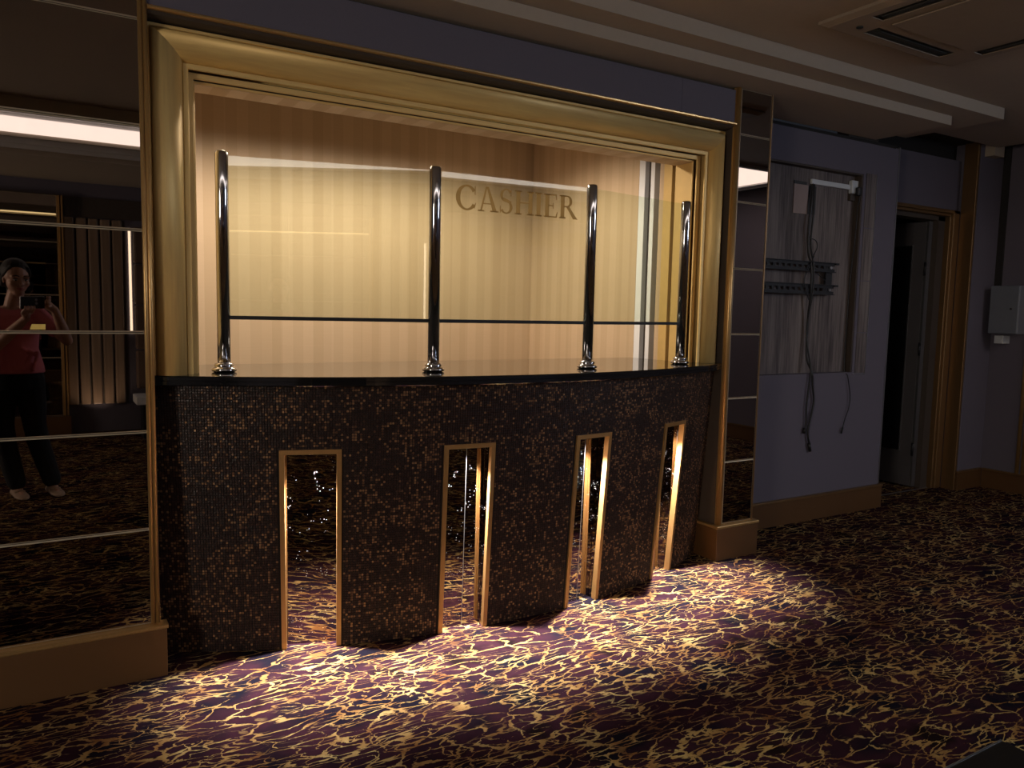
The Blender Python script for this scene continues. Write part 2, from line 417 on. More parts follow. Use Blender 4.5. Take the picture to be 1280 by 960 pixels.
lt3 = thing('ceiling_light_panel', 'square white light panel in the ceiling at the right, mirrored high in the narrow pier', 'light', (5.4, .5, 2.56))
box('diffuser', (4.92, 5.90, -.06, 1.0, 2.548, 2.556), 'diffuser', lt3)
for d in ((4.88, 4.92, -.1, 1.04), (5.90, 5.94, -.1, 1.04), (4.92, 5.90, -.1, -.06), (4.92, 5.90, 1.0, 1.04)):
    box('rim', (*d, 2.535, 2.559), 'ceiling_white', lt3)
for k, x in enumerate((5.97, 6.03)):
    box('ceiling_step', (x, 6.06, -1.5, 1.6, ZM - .012 * (k + 1) - .001, ZM - .012 * k - .001), 'ceiling_white', c)

# ------------------------------------------------------------------ mirror piers
ROWS = [0.187, 0.524, 0.862, 1.199, 1.537, 1.876, 2.213, 2.438]
def mirror_tile(x0, x1, z0, z1, y, parent, tilt=0.0, out=-1):
    bm = bmesh.new(); g = 0.0012; b = 0.004; th = 0.004
    x0 += g; x1 -= g; z0 += g; z1 -= g
    outer = [(x0, z0), (x1, z0), (x1, z1), (x0, z1)]
    inner = [(x0 + b, z0 + b), (x1 - b, z0 + b), (x1 - b, z1 - b), (x0 + b, z1 - b)]
    zc = (z0 + z1) / 2
    f = lambda p, d: (p[0], y + out * d + tilt * (p[1] - zc), p[1])
    vb = [bm.verts.new(f(p, 0)) for p in outer]; vo = [bm.verts.new(f(p, th * .45)) for p in outer]; vi = [bm.verts.new(f(p, th)) for p in inner]
    fi = bm.faces.new(vi); fi.material_index = 0
    for i in range(4):
        j = (i + 1) % 4
        q = bm.faces.new((vo[i], vo[j], vi[j], vi[i])); q.material_index = 1
        q = bm.faces.new((vb[i], vb[j], vo[j], vo[i])); q.material_index = 1
    o = obj('mirror_tile', bm, 'mirror', parent); o.data.materials.append(M['mirror_edge']); return o
wl = sroot('wall_left_front', (0, 2.95, 0))
box('pier_core', (-4, XL, 2.90, 3.2, 0, ZC), 'dark_brown', wl)
tl = [0.0, 0.0035, 0.0, 0.0, 0.0, 0.0, 0.0]
for i, (a, b) in enumerate(zip(ROWS, ROWS[1:])):
    xs = [0.3105, -0.62, -1.55, -2.5]
    for q, w_ in zip(xs, xs[1:]): mirror_tile(w_, q, a, b, 2.8995 - .015, wl, tl[i] if q == xs[0] else 0)
bm = bmesh.new()
for xa in (0.3125, 0.3275):
    lathe(bm, (xa, P0 + .004, 0), [(0.0075, 0.187), (0.0075, ZC - .001)], 16)
bx(bm, .305, .335, P0 + .004, 2.90, .187, ZC - .001)
obj('gold_edging', bm, 'gold_strip', wl)
bb = sroot('baseboard_left', (0, 2.87, 0))
box('board', (-4, .353, 2.855, 2.9, 0, .172), 'bronze', bb, .002)
bm = bmesh.new(); extrude_prof(bm, [(2.90, .172), (2.852, .172), (2.849, .176), (2.849, .183), (2.856, .187), (2.90, .187)], lambda y, z: Vector((-4, y, z)), lambda y, z: Vector((.357, y, z)))
obj('gold_cap', bm, 'gold_strip', bb)
wr = sroot('wall_right_front', (3.2, 2.95, 0))
box('pier_core', (XR, XR2, 2.90, 3.2, 0, ZC), 'dark_brown', wr)
for a, b in zip(ROWS, ROWS[1:]): mirror_tile(3.077, 3.302, a, b, 2.8845, wr)
bm = bmesh.new(); lathe(bm, (3.062, P0 + .006, 0), [(0.0135, 0.187), (0.0135, ZC - .001)], 20); bx(bm, XR, 3.077, P0 + .008, 2.90, .187, ZC - .001)
obj('gold_edging', bm, 'gold_strip', wr)
box('side_edging', (3.302, 3.311, 2.879, 2.8995, .187, ZC - .001), 'gold_dark', wr)
bb = sroot('baseboard_right_front', (3.17, 2.87, 0))
box('board', (3.022, 3.333, 2.857, 3.19, 0, .172), 'bronze', bb, .002)
bm = bmesh.new(); bx(bm, 3.018, 3.337, 2.852, 3.195, .172, .187, .003); obj('gold_cap', bm, 'gold_strip', bb)

# ------------------------------------------------------------------ fascia above the frame
wf = sroot('wall_front', (1.7, 2.95, 2.3))
box('fascia_panel', (XL, 2.682, 2.89, 3.13, 2.265, 2.425), 'lavender', wf)
box('fascia_panel', (2.6835, XR, 2.89, 3.13, 2.265, 2.425), 'lavender', wf)
box('soffit_shade_strip', (XL, XR, 2.92, 3.13, 2.4255, ZC - .001), 'dark_void', wf)  # set-back dark strip painted in for the soft shadow under the soffit
box('lining', (XL, XR, 3.06, 3.13, 2.15, 2.264), 'dark_brown', wf)
t1 = sroot('trim_1', (1.7, 2.9, 2.25))
bm = bmesh.new()
extrude_prof(bm, [(2.889, 2.2645), (2.874, 2.2635), (2.870, 2.259), (2.871, 2.254), (2.876, 2.251), (2.889, 2.2515)],
             lambda y, z: Vector((XL, y, z)), lambda y, z: Vector((XR - .002, y, z)))
obj('gold_bead', bm, 'gold_strip', t1)
bm = bmesh.new()
extrude_prof(bm, [(3.059, 2.264), (2.8895, 2.264), (2.8895, 2.251), (2.90, 2.243), (2.92, 2.238), (2.94, 2.2365), (3.059, 2.2365)],
             lambda y, z: Vector((XL, y, z)), lambda y, z: Vector((XR - .002, y, z)))
obj('cove_board', bm, 'dark_brown', t1)  # dark brown stands in for shade on the cornice underside

# ------------------------------------------------------------------ gold portal frame
pf = thing('picture_frame_moulding', 'wide gold moulded frame with rounded roll around the cashier opening', 'frame', (1.7, 3.0, 1.05))
ZT, ZB = 2.232, 1.0475
def prof_piece(prof, name, smooth):
    segs = []
    def mk(nm, p0, p1, mat):
        bm = bmesh.new(); extrude_prof(bm, prof, p0, p1, smooth); o = obj(nm, bm, mat, pf)
        return o
    mk(name, lambda d, y: Vector((XL + .001 + d, y, ZB)), lambda d, y: Vector((XL + .001 + d, y, ZT - d)), 'gold_v')
    mk(name, lambda d, y: Vector((XL + .001 + d, y, ZT - d)), lambda d, y: Vector((XR - .001 - d, y, ZT - d)), 'gold_h')
    mk(name, lambda d, y: Vector((XR - .001 - d, y, ZT - d)), lambda d, y: Vector((XR - .001 - d, y, ZB)), 'gold_v')
prof_piece([(0, 3.05), (0, 2.947), (.002, 2.944), (.010, 2.944), (.012, 2.947), (.012, 3.05)], 'outer_lip', False)
bull = [(.0125, 3.05), (.0125, 2.965)]
for k in range(17):
    a = PI * k / 16; bull.append((.0635 - .0495 * math.cos(a), 2.957 - .047 * math.sin(a) ** .8))
bull += [(.1135, 2.965), (.1135, 3.05)]
prof_piece(bull, 'roll_moulding', True)
prof_piece([(.114, 2.954), (.114, 2.948), (.116, 2.946), (.131, 2.946), (.133, 2.949), (.133, 2.954)], 'inner_step', False)
prof_piece([(.134, 2.989), (.134, 2.981), (.152, 2.981), (.154, 2.984), (.154, 2.989)], 'inner_step', False)
prof_piece([(.1548, 3.013), (.1548, 3.005), (.160, 3.005), (.162, 3.008), (.162, 3.013)], 'inner_step', False)
lin = 'wallpaper_side_plain'
bm = bmesh.new()
bx(bm, XL + .155, XL + .163, 3.0135, 3.129, ZB, ZT - .163); obj('reveal_lining', bm, lin, pf)
bm = bmesh.new(); bx(bm, XR - .163, XR - .155, 3.0135, 3.129, ZB, ZT - .163); obj('reveal_lining', bm, lin, pf)
bm = bmesh.new(); bx(bm, XL + .163, XR - .163, 3.0135, 3.129, ZT - .163, ZT - .155); obj('reveal_lining', bm, 'wallpaper_x', pf)
box('backing', (XL, XL + .155, 3.06, 3.128, ZB, ZT), 'dark_brown', pf)  # dark lining put in so the slots between steps read as shade
box('backing', (XR - .155, XR, 3.06, 3.128, ZB, ZT), 'dark_brown', pf)
box('backing', (XL + .155, XR - .155, 3.06, 3.128, ZT - .155, ZT), 'dark_brown', pf)

# ------------------------------------------------------------------ booth shell
struct(box('wall_booth_back', (-.6, 3.0, 4.70, 4.78, 0, 2.6), 'wallpaper_x'))
struct(box('wall_booth_side', (3.0, 3.08, 3.56, 4.78, 0, 2.6), 'wallpaper_y'))
struct(box('wall_booth_left', (-.68, -.6, 3.2, 4.78, 0, 2.6), 'wallpaper_y'))
struct(box('wall_booth_front', (-.6, XL, 3.2, 3.28, 0, 2.6), 'wallpaper_x'))
struct(box('ceiling_booth', (-.68, 3.2, 3.2, 4.78, 2.6, 2.65), 'ceiling_white'))
tr = sroot('trim_2', (3.02, 3.3, 0))      # doorway in the booth's side wall, seen as a stack of boards
stack = [(3.508, 3.559, 'white_trim', 0.0), (3.460, 3.5075, 'dark_brown', .03), (3.426, 3.4595, 'white_trim', 0.0), (3.395, 3.4255, 'dark_brown', .04),
         (3.350, 3.3945, 'wallpaper_y', .01), (3.284, 3.3495, 'wallpaper_side_plain', 0.0), (3.266, 3.2835, 'dark_brown', .03),
         (3.215, 3.2655, 'wallpaper_y', .008), (3.13, 3.2145, 'wallpaper_side_plain', .0)]
for y0, y1, m, dx in stack:
    box('jamb_board', (3.0 + dx, 3.09, y0, y1, 0, 2.6), m, tr, .002)
# booth ceiling lights (fixtures)
for i, (x, y) in enumerate(((0.80, 3.78), (1.50, 3.80), (2.15, 3.78))):
    d = thing('downlight', 'round white %s downlight in the booth ceiling behind the frame' % ('left', 'middle', 'right')[i], 'light', (x, y, 2.6))
    bm = bmesh.new(); lathe(bm, (x, y, 2.44), [(.07, 0.02), (.085, 0.02), (.085, .16), (.07, .16)]); obj('housing', bm, 'white', d)

# ------------------------------------------------------------------ curved counter
ct = thing('reception_counter', 'curved counter clad in brown and bronze mosaic with four tapering mirror niches', 'counter', (1.7, 2.75, 0))
TH0, TH1 = -29.8, 27.9
ZTOP = 1.010
OPEN = [(-20.75, -16.2), (-8.25, -3.85), (4.3, 8.5), (16.75, 20.95)]
ZO = 0.775
def strip(bm, ths, r_fn, z0, z1, thick, nz=1):
    # curved slab between z0 and z1
    fr = [[bm.verts.new(cpt(th, r_fn(z), z)) for z in (z0, z1)] for th in ths]
    bk = [[bm.verts.new(cpt(th, r_fn(z) - thick, z)) for z in (z0, z1)] for th in ths]
    for i in range(len(ths) - 1):
        bm.faces.new((fr[i][0], fr[i + 1][0], fr[i + 1][1], fr[i][1])); bm.faces.new((bk[i][0], bk[i][1], bk[i + 1][1], bk[i + 1][0]))
        bm.faces.new((fr[i][1], fr[i + 1][1], bk[i + 1][1], bk[i][1])); bm.faces.new((fr[i][0], bk[i][0], bk[i + 1][0], fr[i + 1][0]))
    for e in (0, -1):
        bm.faces.new((fr[e][0], fr[e][1], bk[e][1], bk[e][0]))
rf = lambda z: R0f + LEAN * z - 0.003
def lin_(a, b, n): return [a + (b - a) * i / n for i in range(n + 1)]
bm = bmesh.new()
strip(bm, lin_(TH0, TH1, 80), rf, ZO, ZTOP, .10)
ed = [TH0] + [v for o in OPEN for v in o] + [TH1]
for i in range(0, len(ed), 2):
    strip(bm, lin_(ed[i], ed[i + 1], 16), rf, 0.0, ZO, .10)
obj('counter_body', bm, 'grout', ct)
# mosaic tesserae, one joined mesh
pitch = 0.0098; gap = 0.0016
Rm = R0f + .035
ncol = int(math.radians(TH1 - TH0) * Rm / pitch); nrow = int(ZTOP / pitch)
dth = (TH1 - TH0) / ncol
verts = []; faces = []; shade = []
# patchy brightness fields
def field(nx, ny, s):
    gx, gy = nx // s + 2, ny // s + 2
    g = rng.random((gx, gy)); xi = np.arange(nx) / s; yi = np.arange(ny) / s
    x0 = xi.astype(int); y0 = yi.astype(int); fx = (xi - x0)[:, None]; fy = (yi - y0)[None]
    return (g[x0][:, y0] * (1 - fx) * (1 - fy) + g[x0 + 1][:, y0] * fx * (1 - fy) + g[x0][:, y0 + 1] * (1 - fx) * fy + g[x0 + 1][:, y0 + 1] * fx * fy)
fld = .5 * field(ncol, nrow, 9) + .5 * field(ncol, nrow, 4)
vi = 0
for i in range(ncol):
    th = TH0 + dth * i; thc = th + dth / 2
    for j in range(nrow):
        z = j * pitch; zc = z + pitch / 2
        if zc < ZO and any(o[0] - .12 < thc < o[1] + .12 for o in OPEN): continue
        gt = dth * gap / pitch / 2
        a0, a1 = th + gt, th + dth - gt; z0, z1 = z + gap / 2, z + pitch - gap / 2
        rr = rng.random(6); j4 = (rr[:4] - .5) * .0009
        r = rf(zc)
        # shallow frustum: 4 back corners and 4 front ones
        for (aa, zz) in ((a0, z0), (a1, z0), (a1, z1), (a0, z1)):
            verts.append(cpt(aa, r - .0006, zz))
        ia = dth * .09; iz = pitch * .09
        for k, (aa, zz) in enumerate(((a0 + ia, z0 + iz), (a1 - ia, z0 + iz), (a1 - ia, z1 - iz), (a0 + ia, z1 - iz))):
            verts.append(cpt(aa, r + .0022 + j4[k], zz))
        faces.append((vi + 4, vi + 5, vi + 6, vi + 7))
        for k in range(4):
            faces.append((vi + k, vi + (k + 1) % 4, vi + 4 + (k + 1) % 4, vi + 4 + k))
        p = fld[i, j]
        s_ = rr[4] ** 1.3 * .62
        if rr[5] < max(0.03, (p - .22) * .9): s_ = .74 + .26 * rr[4]
        shade += [s_] * 5
        vi += 8
me = bpy.data.meshes.new('mosaic_tiles'); me.from_pydata([tuple(v) for v in verts], [], faces)
at = me.attributes.new('shade', 'FLOAT_COLOR', 'FACE')
sh = np.array(shade); colr = np.ones((len(faces), 4)); colr[:, 0] = sh; colr[:, 1] = np.repeat(rng.random(len(faces) // 5), 5); colr[:, 2] = sh
at.data.foreach_set('color', colr.ravel())
me.materials.append(M['mosaic']); mo = bpy.data.objects.new('mosaic_tiles', me); COL.objects.link(mo); mo.parent = ct; mo['kind'] = 'stuff'
# niches: brass frame, jambs, mirrors, downlight
FW = 0.0175
for (a, b) in OPEN:
    fw = math.degrees(FW / R0f)
    bm = bmesh.new()
    def bar(c0, c1, c2, c3, y0, y1):
        # bar between (th,z) corner quads, front r offset y0, back y1
        v = []
        for off in (y0, y1):
            for (th, z) in (c0, c1, c2, c3): v.append(bm.verts.new(cpt(th, rf(z) + off - (.030 * z if off < -.035 else 0), z)))
        for k in range(4): bm.faces.new((v[k], v[(k + 1) % 4], v[4 + (k + 1) % 4], v[4 + k]))
        bm.faces.new(v[:4]); bm.faces.new(v[4:][::-1])
    bar((a, 0.001), (a + fw, 0.001), (a + fw, ZO - FW), (a, ZO), .008, -.012)
    bar((b - fw, 0.001), (b, 0.001), (b, ZO), (b - fw, ZO - FW), .008, -.012)
    bar((a, ZO), (a + fw, ZO - FW), (b - fw, ZO - FW), (b, ZO), .008, -.012)
    nf = obj('niche_frame', bm, 'brass', ct)
    D = .047; E_ = -.0215
    bm = bmesh.new(); bar((a + fw * .2, .001), (a + fw * .8, .001), (a + fw * .8, ZO - FW), (a + fw * .2, ZO - FW), -.0125, E_)
    bar((b - fw * .8, .001), (b - fw * .2, .001), (b - fw * .2, ZO - FW), (b - fw * .8, ZO - FW), -.0125, E_)
    bar((a + fw * .2, ZO - FW), (a + fw * .2, ZO - FW + .006), (b - fw * .2, ZO - FW + .006), (b - fw * .2, ZO - FW), -.0125, -D)
    obj('niche_edge', bm, 'brass', ct)
    for q0, q1 in ((a + fw * .45, a + fw * .7), (b - fw * .7, b - fw * .45)):
        bm = bmesh.new(); bar((q0, .001), (q1, .001), (q1, ZO - FW), (q0, ZO - FW), E_ - .0002, -D)
        obj('side_mirror', bm, 'niche_mirror', ct)
    m_ = (a + b) / 2 + (0.25 if a > -15 else 99)
    cuts = [a + fw * .75, b - fw * .75] if m_ > 50 else [a + fw * .75, m_, b - fw * .75]
    for q0, q1 in zip(cuts, cuts[1:]):
        bm = bmesh.new(); e = .010 if len(cuts) > 2 else .0
        bar((q0 + e, .001), (q1 - e, .001), (q1 - e, ZO - FW), (q0 + e, ZO - FW), -D + .006, -D + .001)
        obj('niche_mirror', bm, 'niche_mirror', ct)
    if len(cuts) > 2:
        bm = bmesh.new(); bar((m_ - .022, .001), (m_ + .022, .001), (m_ + .022, ZO - FW), (m_ - .022, ZO - FW), -D + .0063, -D + .0061)
        obj('mirror_joint', bm, 'silver', ct)
    # downlight just under the niche head
    thc = (a + b) / 2; rl = rf(ZO - FW) - .036; pz = ZO - FW - .002
    p = cpt(thc, rl, pz)
    bm = bmesh.new(); lathe(bm, (p.x, p.y, pz - .004), [(.0125, 0), (.0155, 0), (.0155, .005), (.0125, .005)], 20)
    dl = obj('niche_downlight', bm, 'chrome', ct)
    bm = bmesh.new(); lathe(bm, (p.x, p.y, pz - .002), [(.0, 0), (.012, 0), (.012, .002), (.0, .002)], 20); obj('lens', bm, 'lamp_lens', dl)
    q = cpt(thc, rl + .012, 0)
    lamp('niche_spot', 'SPOT', (p.x, p.y, pz - .012), L_PLINTH, (1.0, 0.92, 0.86), cpt(thc, rl + .11, 0), spot_size=math.radians(88), spot_blend=1.0, shadow_soft_size=0.012)
# dark cheek closing the counter's back
# ------------------------------------------------------------------ countertop
bm = bmesh.new()
RS = 2.87
ths = lin_(-29.0, 27.6, 90)
prof = [(RS - .004, 1.047), (RS, 1.043), (RS, 1.0325), (RS - .003, 1.0315), (RS - .003, 1.0285), (RS, 1.0275), (RS, 1.016), (RS - .004, 1.012)]
rings = [[bm.verts.new(cpt(th, r, z)) for r, z in prof] for th in ths]
for p, q in zip(rings, rings[1:]):
    for k in range(len(prof) - 1):
        f = bm.faces.new((p[k], q[k], q[k + 1], p[k + 1])); f.smooth = False
# top and bottom faces back to Y=3.42
for k, z in ((0, 1.047), (-1, 1.012)):
    bkv = [bm.verts.new((max(XL + .002, min(XR - .002, r[k].co.x)), 3.42 if XL + .16 < r[k].co.x < XR - .16 else 3.058, z)) for r in rings]
    for i in range(len(rings) - 1):
        bm.faces.new((rings[i][k], bkv[i], bkv[i + 1], rings[i + 1][k]))
for f in bm.faces: f.smooth = False
cto = obj('countertop', bm, 'granite'); tag(cto, 'curved polished black countertop slab on the mosaic counter, under the glass screen', 'countertop')

# ------------------------------------------------------------------ glass screen
gs = thing('glass_screen', 'cashier glass screen on four chrome posts above the black countertop', 'screen', (1.7, 2.8, 1.047))
ZK = 1.047; ZPT = 1.853
posts = [(.590, 3.035), (1.353, 2.832), (2.098, 2.802), (2.763, 2.915)]
for (x, y) in posts:
    bm = bmesh.new()
    lathe(bm, (x, y, ZK), [(.0235, .0), (.0235, ZPT - ZK - .012), (.0215, ZPT - ZK - .003), (.018, ZPT - ZK), (0.001, ZPT - ZK)], 40)
    po = obj('post', bm, 'chrome', gs)
    bm = bmesh.new()
    lathe(bm, (x, y, ZK + .0005), [(.036, 0), (.044, .003), (.0455, .010), (.042, .016), (.034, .018), (.033, .021), (.035, .026), (.033, .032), (.026, .034), (.0245, .036)], 40)
    obj('base_flange', bm, 'chrome', po)
for (p, q) in zip(posts, posts[1:]):
    p = Vector((*p, 0)); q = Vector((*q, 0)); d = (q - p).normalized(); n = Vector((d.y, -d.x, 0))
    a = p + d * .0225; b = q - d * .0225
    bm = bmesh.new(); vs = []
    for off in (.003, -.003):
        for pt, z in ((a, 1.256), (b, 1.256), (b, 1.838), (a, 1.838)):
            vs.append(bm.verts.new(pt + n * off + Vector((0, 0, z))))
    bm.faces.new(vs[:4]); bm.faces.new(vs[4:][::-1])
    for k in range(4): bm.faces.new((vs[k], vs[(k + 1) % 4], vs[4 + (k + 1) % 4], vs[4 + k]))
    gp = obj('glass_pane', bm, 'glass', gs)
    bm = bmesh.new(); vs = []
    for off in (.008, -.008):
        for pt, z in ((a, 1.243), (b, 1.243), (b, 1.257), (a, 1.257)): vs.append(bm.verts.new(pt + n * off + Vector((0, 0, z))))
    bm.faces.new(vs[:4]); bm.faces.new(vs[4:][::-1])
    for k in range(4): bm.faces.new((vs[k], vs[(k + 1) % 4], vs[4 + (k + 1) % 4], vs[4 + k]))
    obj('bottom_rail', bm, 'black_metal', gs)
    if abs(p.x - 1.353) < .01:
        # lettering on the middle pane
        cu = bpy.data.curves.new('lettering', 'FONT'); cu.body = 'CASHIER'; cu.size = .1; cu.extrude = .0006; cu.space_character = 1.0
        to = bpy.data.objects.new('lettering_tmp', cu); COL.objects.link(to); bpy.context.view_layer.update()
        dg = bpy.context.evaluated_depsgraph_get(); me = bpy.data.meshes.new_from_object(to.evaluated_get(dg)); COL.objects.unlink(to); bpy.data.objects.remove(to)
        LETTER = (me, a.copy(), d.copy(), n.copy(), gp)

# serif capitals built by hand: strokes as polygons, unit height 1
def serif_word(word):
    bm = bmesh.new(); x = 0.0
    T, t, s = .20, .075, .06   # thick stem, thin stroke, serif height
    def poly(pts):
        vs0 = [bm.verts.new((x + px, 0, pz)) for px, pz in pts]
        bm.faces.new(vs0)
    def stem(px, w=T, ser=.07):
        poly([(px, 0), (px + w, 0), (px + w, 1), (px, 1)])
        poly([(px - ser, 0), (px + w + ser, 0), (px + w + ser, s), (px - ser, s)])
        poly([(px - ser, 1 - s), (px + w + ser, 1 - s), (px + w + ser, 1), (px - ser, 1)])
    def arc(cx, cz, rx, rz, a0, a1, wmax, wmin, n=24, ph=0):
        for i in range(n):
            u0 = math.radians(a0 + (a1 - a0) * i / n); u1 = math.radians(a0 + (a1 - a0) * (i + 1) / n)
            w0 = wmin + (wmax - wmin) * abs(math.cos(u0 + ph)) ** 1.5; w1 = wmin + (wmax - wmin) * abs(math.cos(u1 + ph)) ** 1.5
            poly([(cx + rx * math.cos(u0), cz + rz * math.sin(u0)), (cx + (rx - w0) * math.cos(u0), cz + (rz - w0) * math.sin(u0)),
                  (cx + (rx - w1) * math.cos(u1), cz + (rz - w1) * math.sin(u1)), (cx + rx * math.cos(u1), cz + rz * math.sin(u1))])
    for ch in word:
        if ch == 'C':
            arc(.50, .5, .50, .52, 38, 322, T, t); poly([(.86, .64), (.90, .64), (.90, 1.0), (.86, .98)]); poly([(.86, .06), (.93, .30), (.90, .32), (.82, .14)]); x += 1.02
        elif ch == 'A':
            poly([(.36, 1.02), (.44, 1.02), (.18, 0), (.10, 0)]); poly([(.40, 1.02), (.50, 1.02), (.90, 0), (.70, 0)])
            poly([(.24, .30), (.64, .30), (.63, .35), (.25, .35)]); poly([(0, 0), (.30, 0), (.30, s), (0, s)]); poly([(.58, 0), (.98, 0), (.98, s), (.58, s)]); x += 1.02
        elif ch == 'S':
            arc(.32, .74, .29, .28, 30, 230, .12, .055); arc(.32, .26, .31, .28, -150, 50, .14, .055)
            poly([(.10, .66), (.16, .50), (.54, .40), (.58, .50), (.24, .64)]); poly([(.53, .72), (.57, .72), (.57, 1.0), (.53, .98)]); poly([(.02, 0.0), (.06, .02), (.06, .30), (.02, .30)]); x += .72
        elif ch == 'H':
            x += .04; stem(.05); stem(.66); poly([(.2, .47), (.7, .47), (.7, .53), (.2, .53)]); x += .98
        elif ch == 'I':
            x += .04; stem(.05); x += .40
        elif ch == 'E':
            x += .04; stem(.05); poly([(.2, 0), (.66, 0), (.70, .26), (.67, .26), (.60, s), (.2, s)]); poly([(.2, 1 - s), (.58, 1 - s), (.62, .76), (.65, .76), (.64, 1), (.2, 1)])
            poly([(.2, .48), (.46, .48), (.46, .53), (.2, .53)]); poly([(.45, .38), (.48, .38), (.48, .63), (.45, .63)]); x += .76
        elif ch == 'R':
            x += .04; stem(.05); arc(.38, .75, .27, .25, -90, 90, .15, .05); poly([(.2, .95), (.4, .95), (.4, 1), (.2, 1)]); poly([(.2, .5), (.4, .5), (.4, .55), (.2, .55)])
            poly([(.34, .52), (.50, .52), (.92, .03), (.98, .0), (.72, 0), (.70, .02)]); x += .94
    return bm, x
me, a_, d_, n_, gp = LETTER
bm, wd = serif_word('CASHIER')
HL = .098; x0, x1 = .065, .645
L = (Vector(posts[2] + (0,)) - Vector(posts[1] + (0,))).length
r_ = bmesh.ops.extrude_face_region(bm, geom=list(bm.faces))
ex = [v for v in r_['geom'] if isinstance(v, bmesh.types.BMVert)]
for v in ex: v.co.y = .0008 / HL
for v in bm.verts:
    u = x0 + v.co.x / wd * (x1 - x0)
    z = 1.6965 + v.co.z * HL
    v.co = a_ + d_ * u + n_ * (.0032 + v.co.y * HL) + Vector((0, 0, z))
lo = obj('lettering', bm, 'etch', gp); lo['label'] = 'frosted gold serif lettering reading CASHIER'

# ------------------------------------------------------------------ TV wall on the right
YW = 3.2
wt = sroot('wall_right', (4.1, 3.25, 0))
H0, H1, HX0, HX1, DP = .94, 2.212, XR2, 4.555, .055
for d in ((XR2, 4.92, YW, 3.36, 0, H0), (XR2, 4.92, YW, 3.36, H1, 2.410), (HX1, 4.92, YW, 3.36, H0, H1)):
    box('wall_panel', d, 'lavender', wt)
box('soffit_shade_strip', (XR2, 4.92, YW + .03, 3.36, 2.4105, ZC - .001), 'dark_void', wt)  # dark strip painted in for the shadow along the wall top
box('corner_bead', (4.913, 4.923, YW - .003, YW + .012, .165, 2.424), 'silver', wt)
bd = thing('wooden_backing_board', 'weathered grey wooden backing board recessed in the lavender wall behind the bracket', 'board', (4, 3.25, .94))
box('board', (HX0 + .001, HX1 - .001, YW + DP, YW + DP + .02, H0 + .001, H1 - .001), 'wood', bd)
box('side_lining', (HX1 - .012, HX1 - .0005, YW + .004, YW + DP - .0005, H0 + .001, H1 - .001), 'dark_brown', bd)
box('top_lining', (HX0 + .001, HX1 - .012, YW + .004, YW + DP - .0005, H1 - .010, H1 - .0005), 'dark_brown', bd)
zs = [.933, 1.200, 1.537, 1.876, 2.225]
for i, (a, b) in enumerate(zip(zs, zs[1:])):
    pm = box('tile_scar', (4.582, 4.683, YW - .004, YW + .001, a + .003, b - .003), 'patch' if 'patch' in M else 'wood', bd)
    box('tile_edge', (4.683, 4.688, YW - .007, YW + .001, a, b), 'silver', bd)
box('sill_edge', (4.56, 4.688, YW - .007, YW + .001, .926, .932), 'silver', bd)
box('plate_slot', (3.958, 4.075, YW + DP - .004, YW + DP, 2.103, 2.122), 'black', bd)  # black strip marking the slot above the plate
pp = box('access_plate', (3.958, 4.088, YW + DP - .006, YW + DP - .0005, 1.927, 2.102), 'pink_plate'); tag(pp, 'faded pinkish rectangular plate on the wooden backing board', 'plate')
bp = box('cable_cavity', (4.080, 4.165, YW + DP - .004, YW + DP - .0005, 1.93, 2.103), 'black', bd)
bs = sroot('baseboard_right', (4.1, 3.18, 0))
box('board', (3.334, 4.935, 3.178, YW - .0005, 0, .148), 'bronze', bs, .002)
bm = bmesh.new(); bx(bm, 3.3375, 4.94, 3.172, YW - .0005, .1485, .162, .003); obj('gold_cap', bm, 'gold_dark', bs)

# TV bracket
tb = thing('tv_bracket', 'black slotted metal television wall bracket on the grey wooden board', 'bracket', (3.9, 3.24, 1.4))
def rail(z0, z1):
    bm = bmesh.new(); y0, y1 = YW + .012, YW + .016; xa, xb = 3.50, 4.335
    bx(bm, xa, xb, y0, y1, z1 - .022, z1); bx(bm, xa, xb, y0, y1, z0, z0 + .022)
    x = xa; p_ = .052
    while x < xb - .02:
        bx(bm, x, min(x + .022, xb), y0, y1, z0 + .022, z1 - .022); x += p_
    bx(bm, xa, xb, y0 - .012, y0, z1 - .004, z1); bx(bm, xa, xb, y0 - .012, y0, z0, z0 + .004)
    bx(bm, xb - .004, xb + .03, y0 - .012, y1, z1 - .012, z1)
    return obj('rail', bm, 'black_metal', tb)
rail(1.577, 1.638); rail(1.436, 1.500)
box('upright', (4.26, 4.322, YW + .0165, YW + .03, 1.45, 1.63), 'black_metal', tb, .002)
for x in (3.55, 4.30):
    for z in (1.607, 1.468):
        bm = bmesh.new(); cyl(bm, (x, YW + .008, z), (x, YW + DP, z), .009, seg=10); obj('screw', bm, 'silver', tb)

# trunking, socket, plug, cables
o = box('cable_trunking', (4.105, 4.478, YW + DP - .018, YW + DP - .001, 2.113, 2.143), 'white', None, .003); tag(o, 'white plastic cable trunking running level across the top of the wooden board', 'trunking')
so = thing('power_socket', 'white wall socket at the right end of the white trunking', 'socket', (4.54, 3.25, 2.08))
box('face_plate', (4.482, 4.553, YW + DP - .028, YW + DP - .001, 2.09, 2.172), 'white', so, .004)
box('lower_plate', (4.482, 4.528, YW + DP - .02, YW + DP - .001, 2.045, 2.0895), 'dark_brown', so, .002)
pl = thing('power_plug', 'black power plug pushed into the white socket above the board edge', 'plug', (4.55, 3.21, 2.11))
bm = bmesh.new(); bx(bm, 4.512, 4.552, YW + .0, YW + .026, 2.075, 2.130, .008); obj('plug_body', bm, 'black', pl)
bm = bmesh.new(); tube(bm, [(4.545, YW + .012, 2.08), (4.545, YW + .014, 2.05), (4.542, YW + .02, 2.02)], .007); obj('strain_relief', bm, 'black', pl)
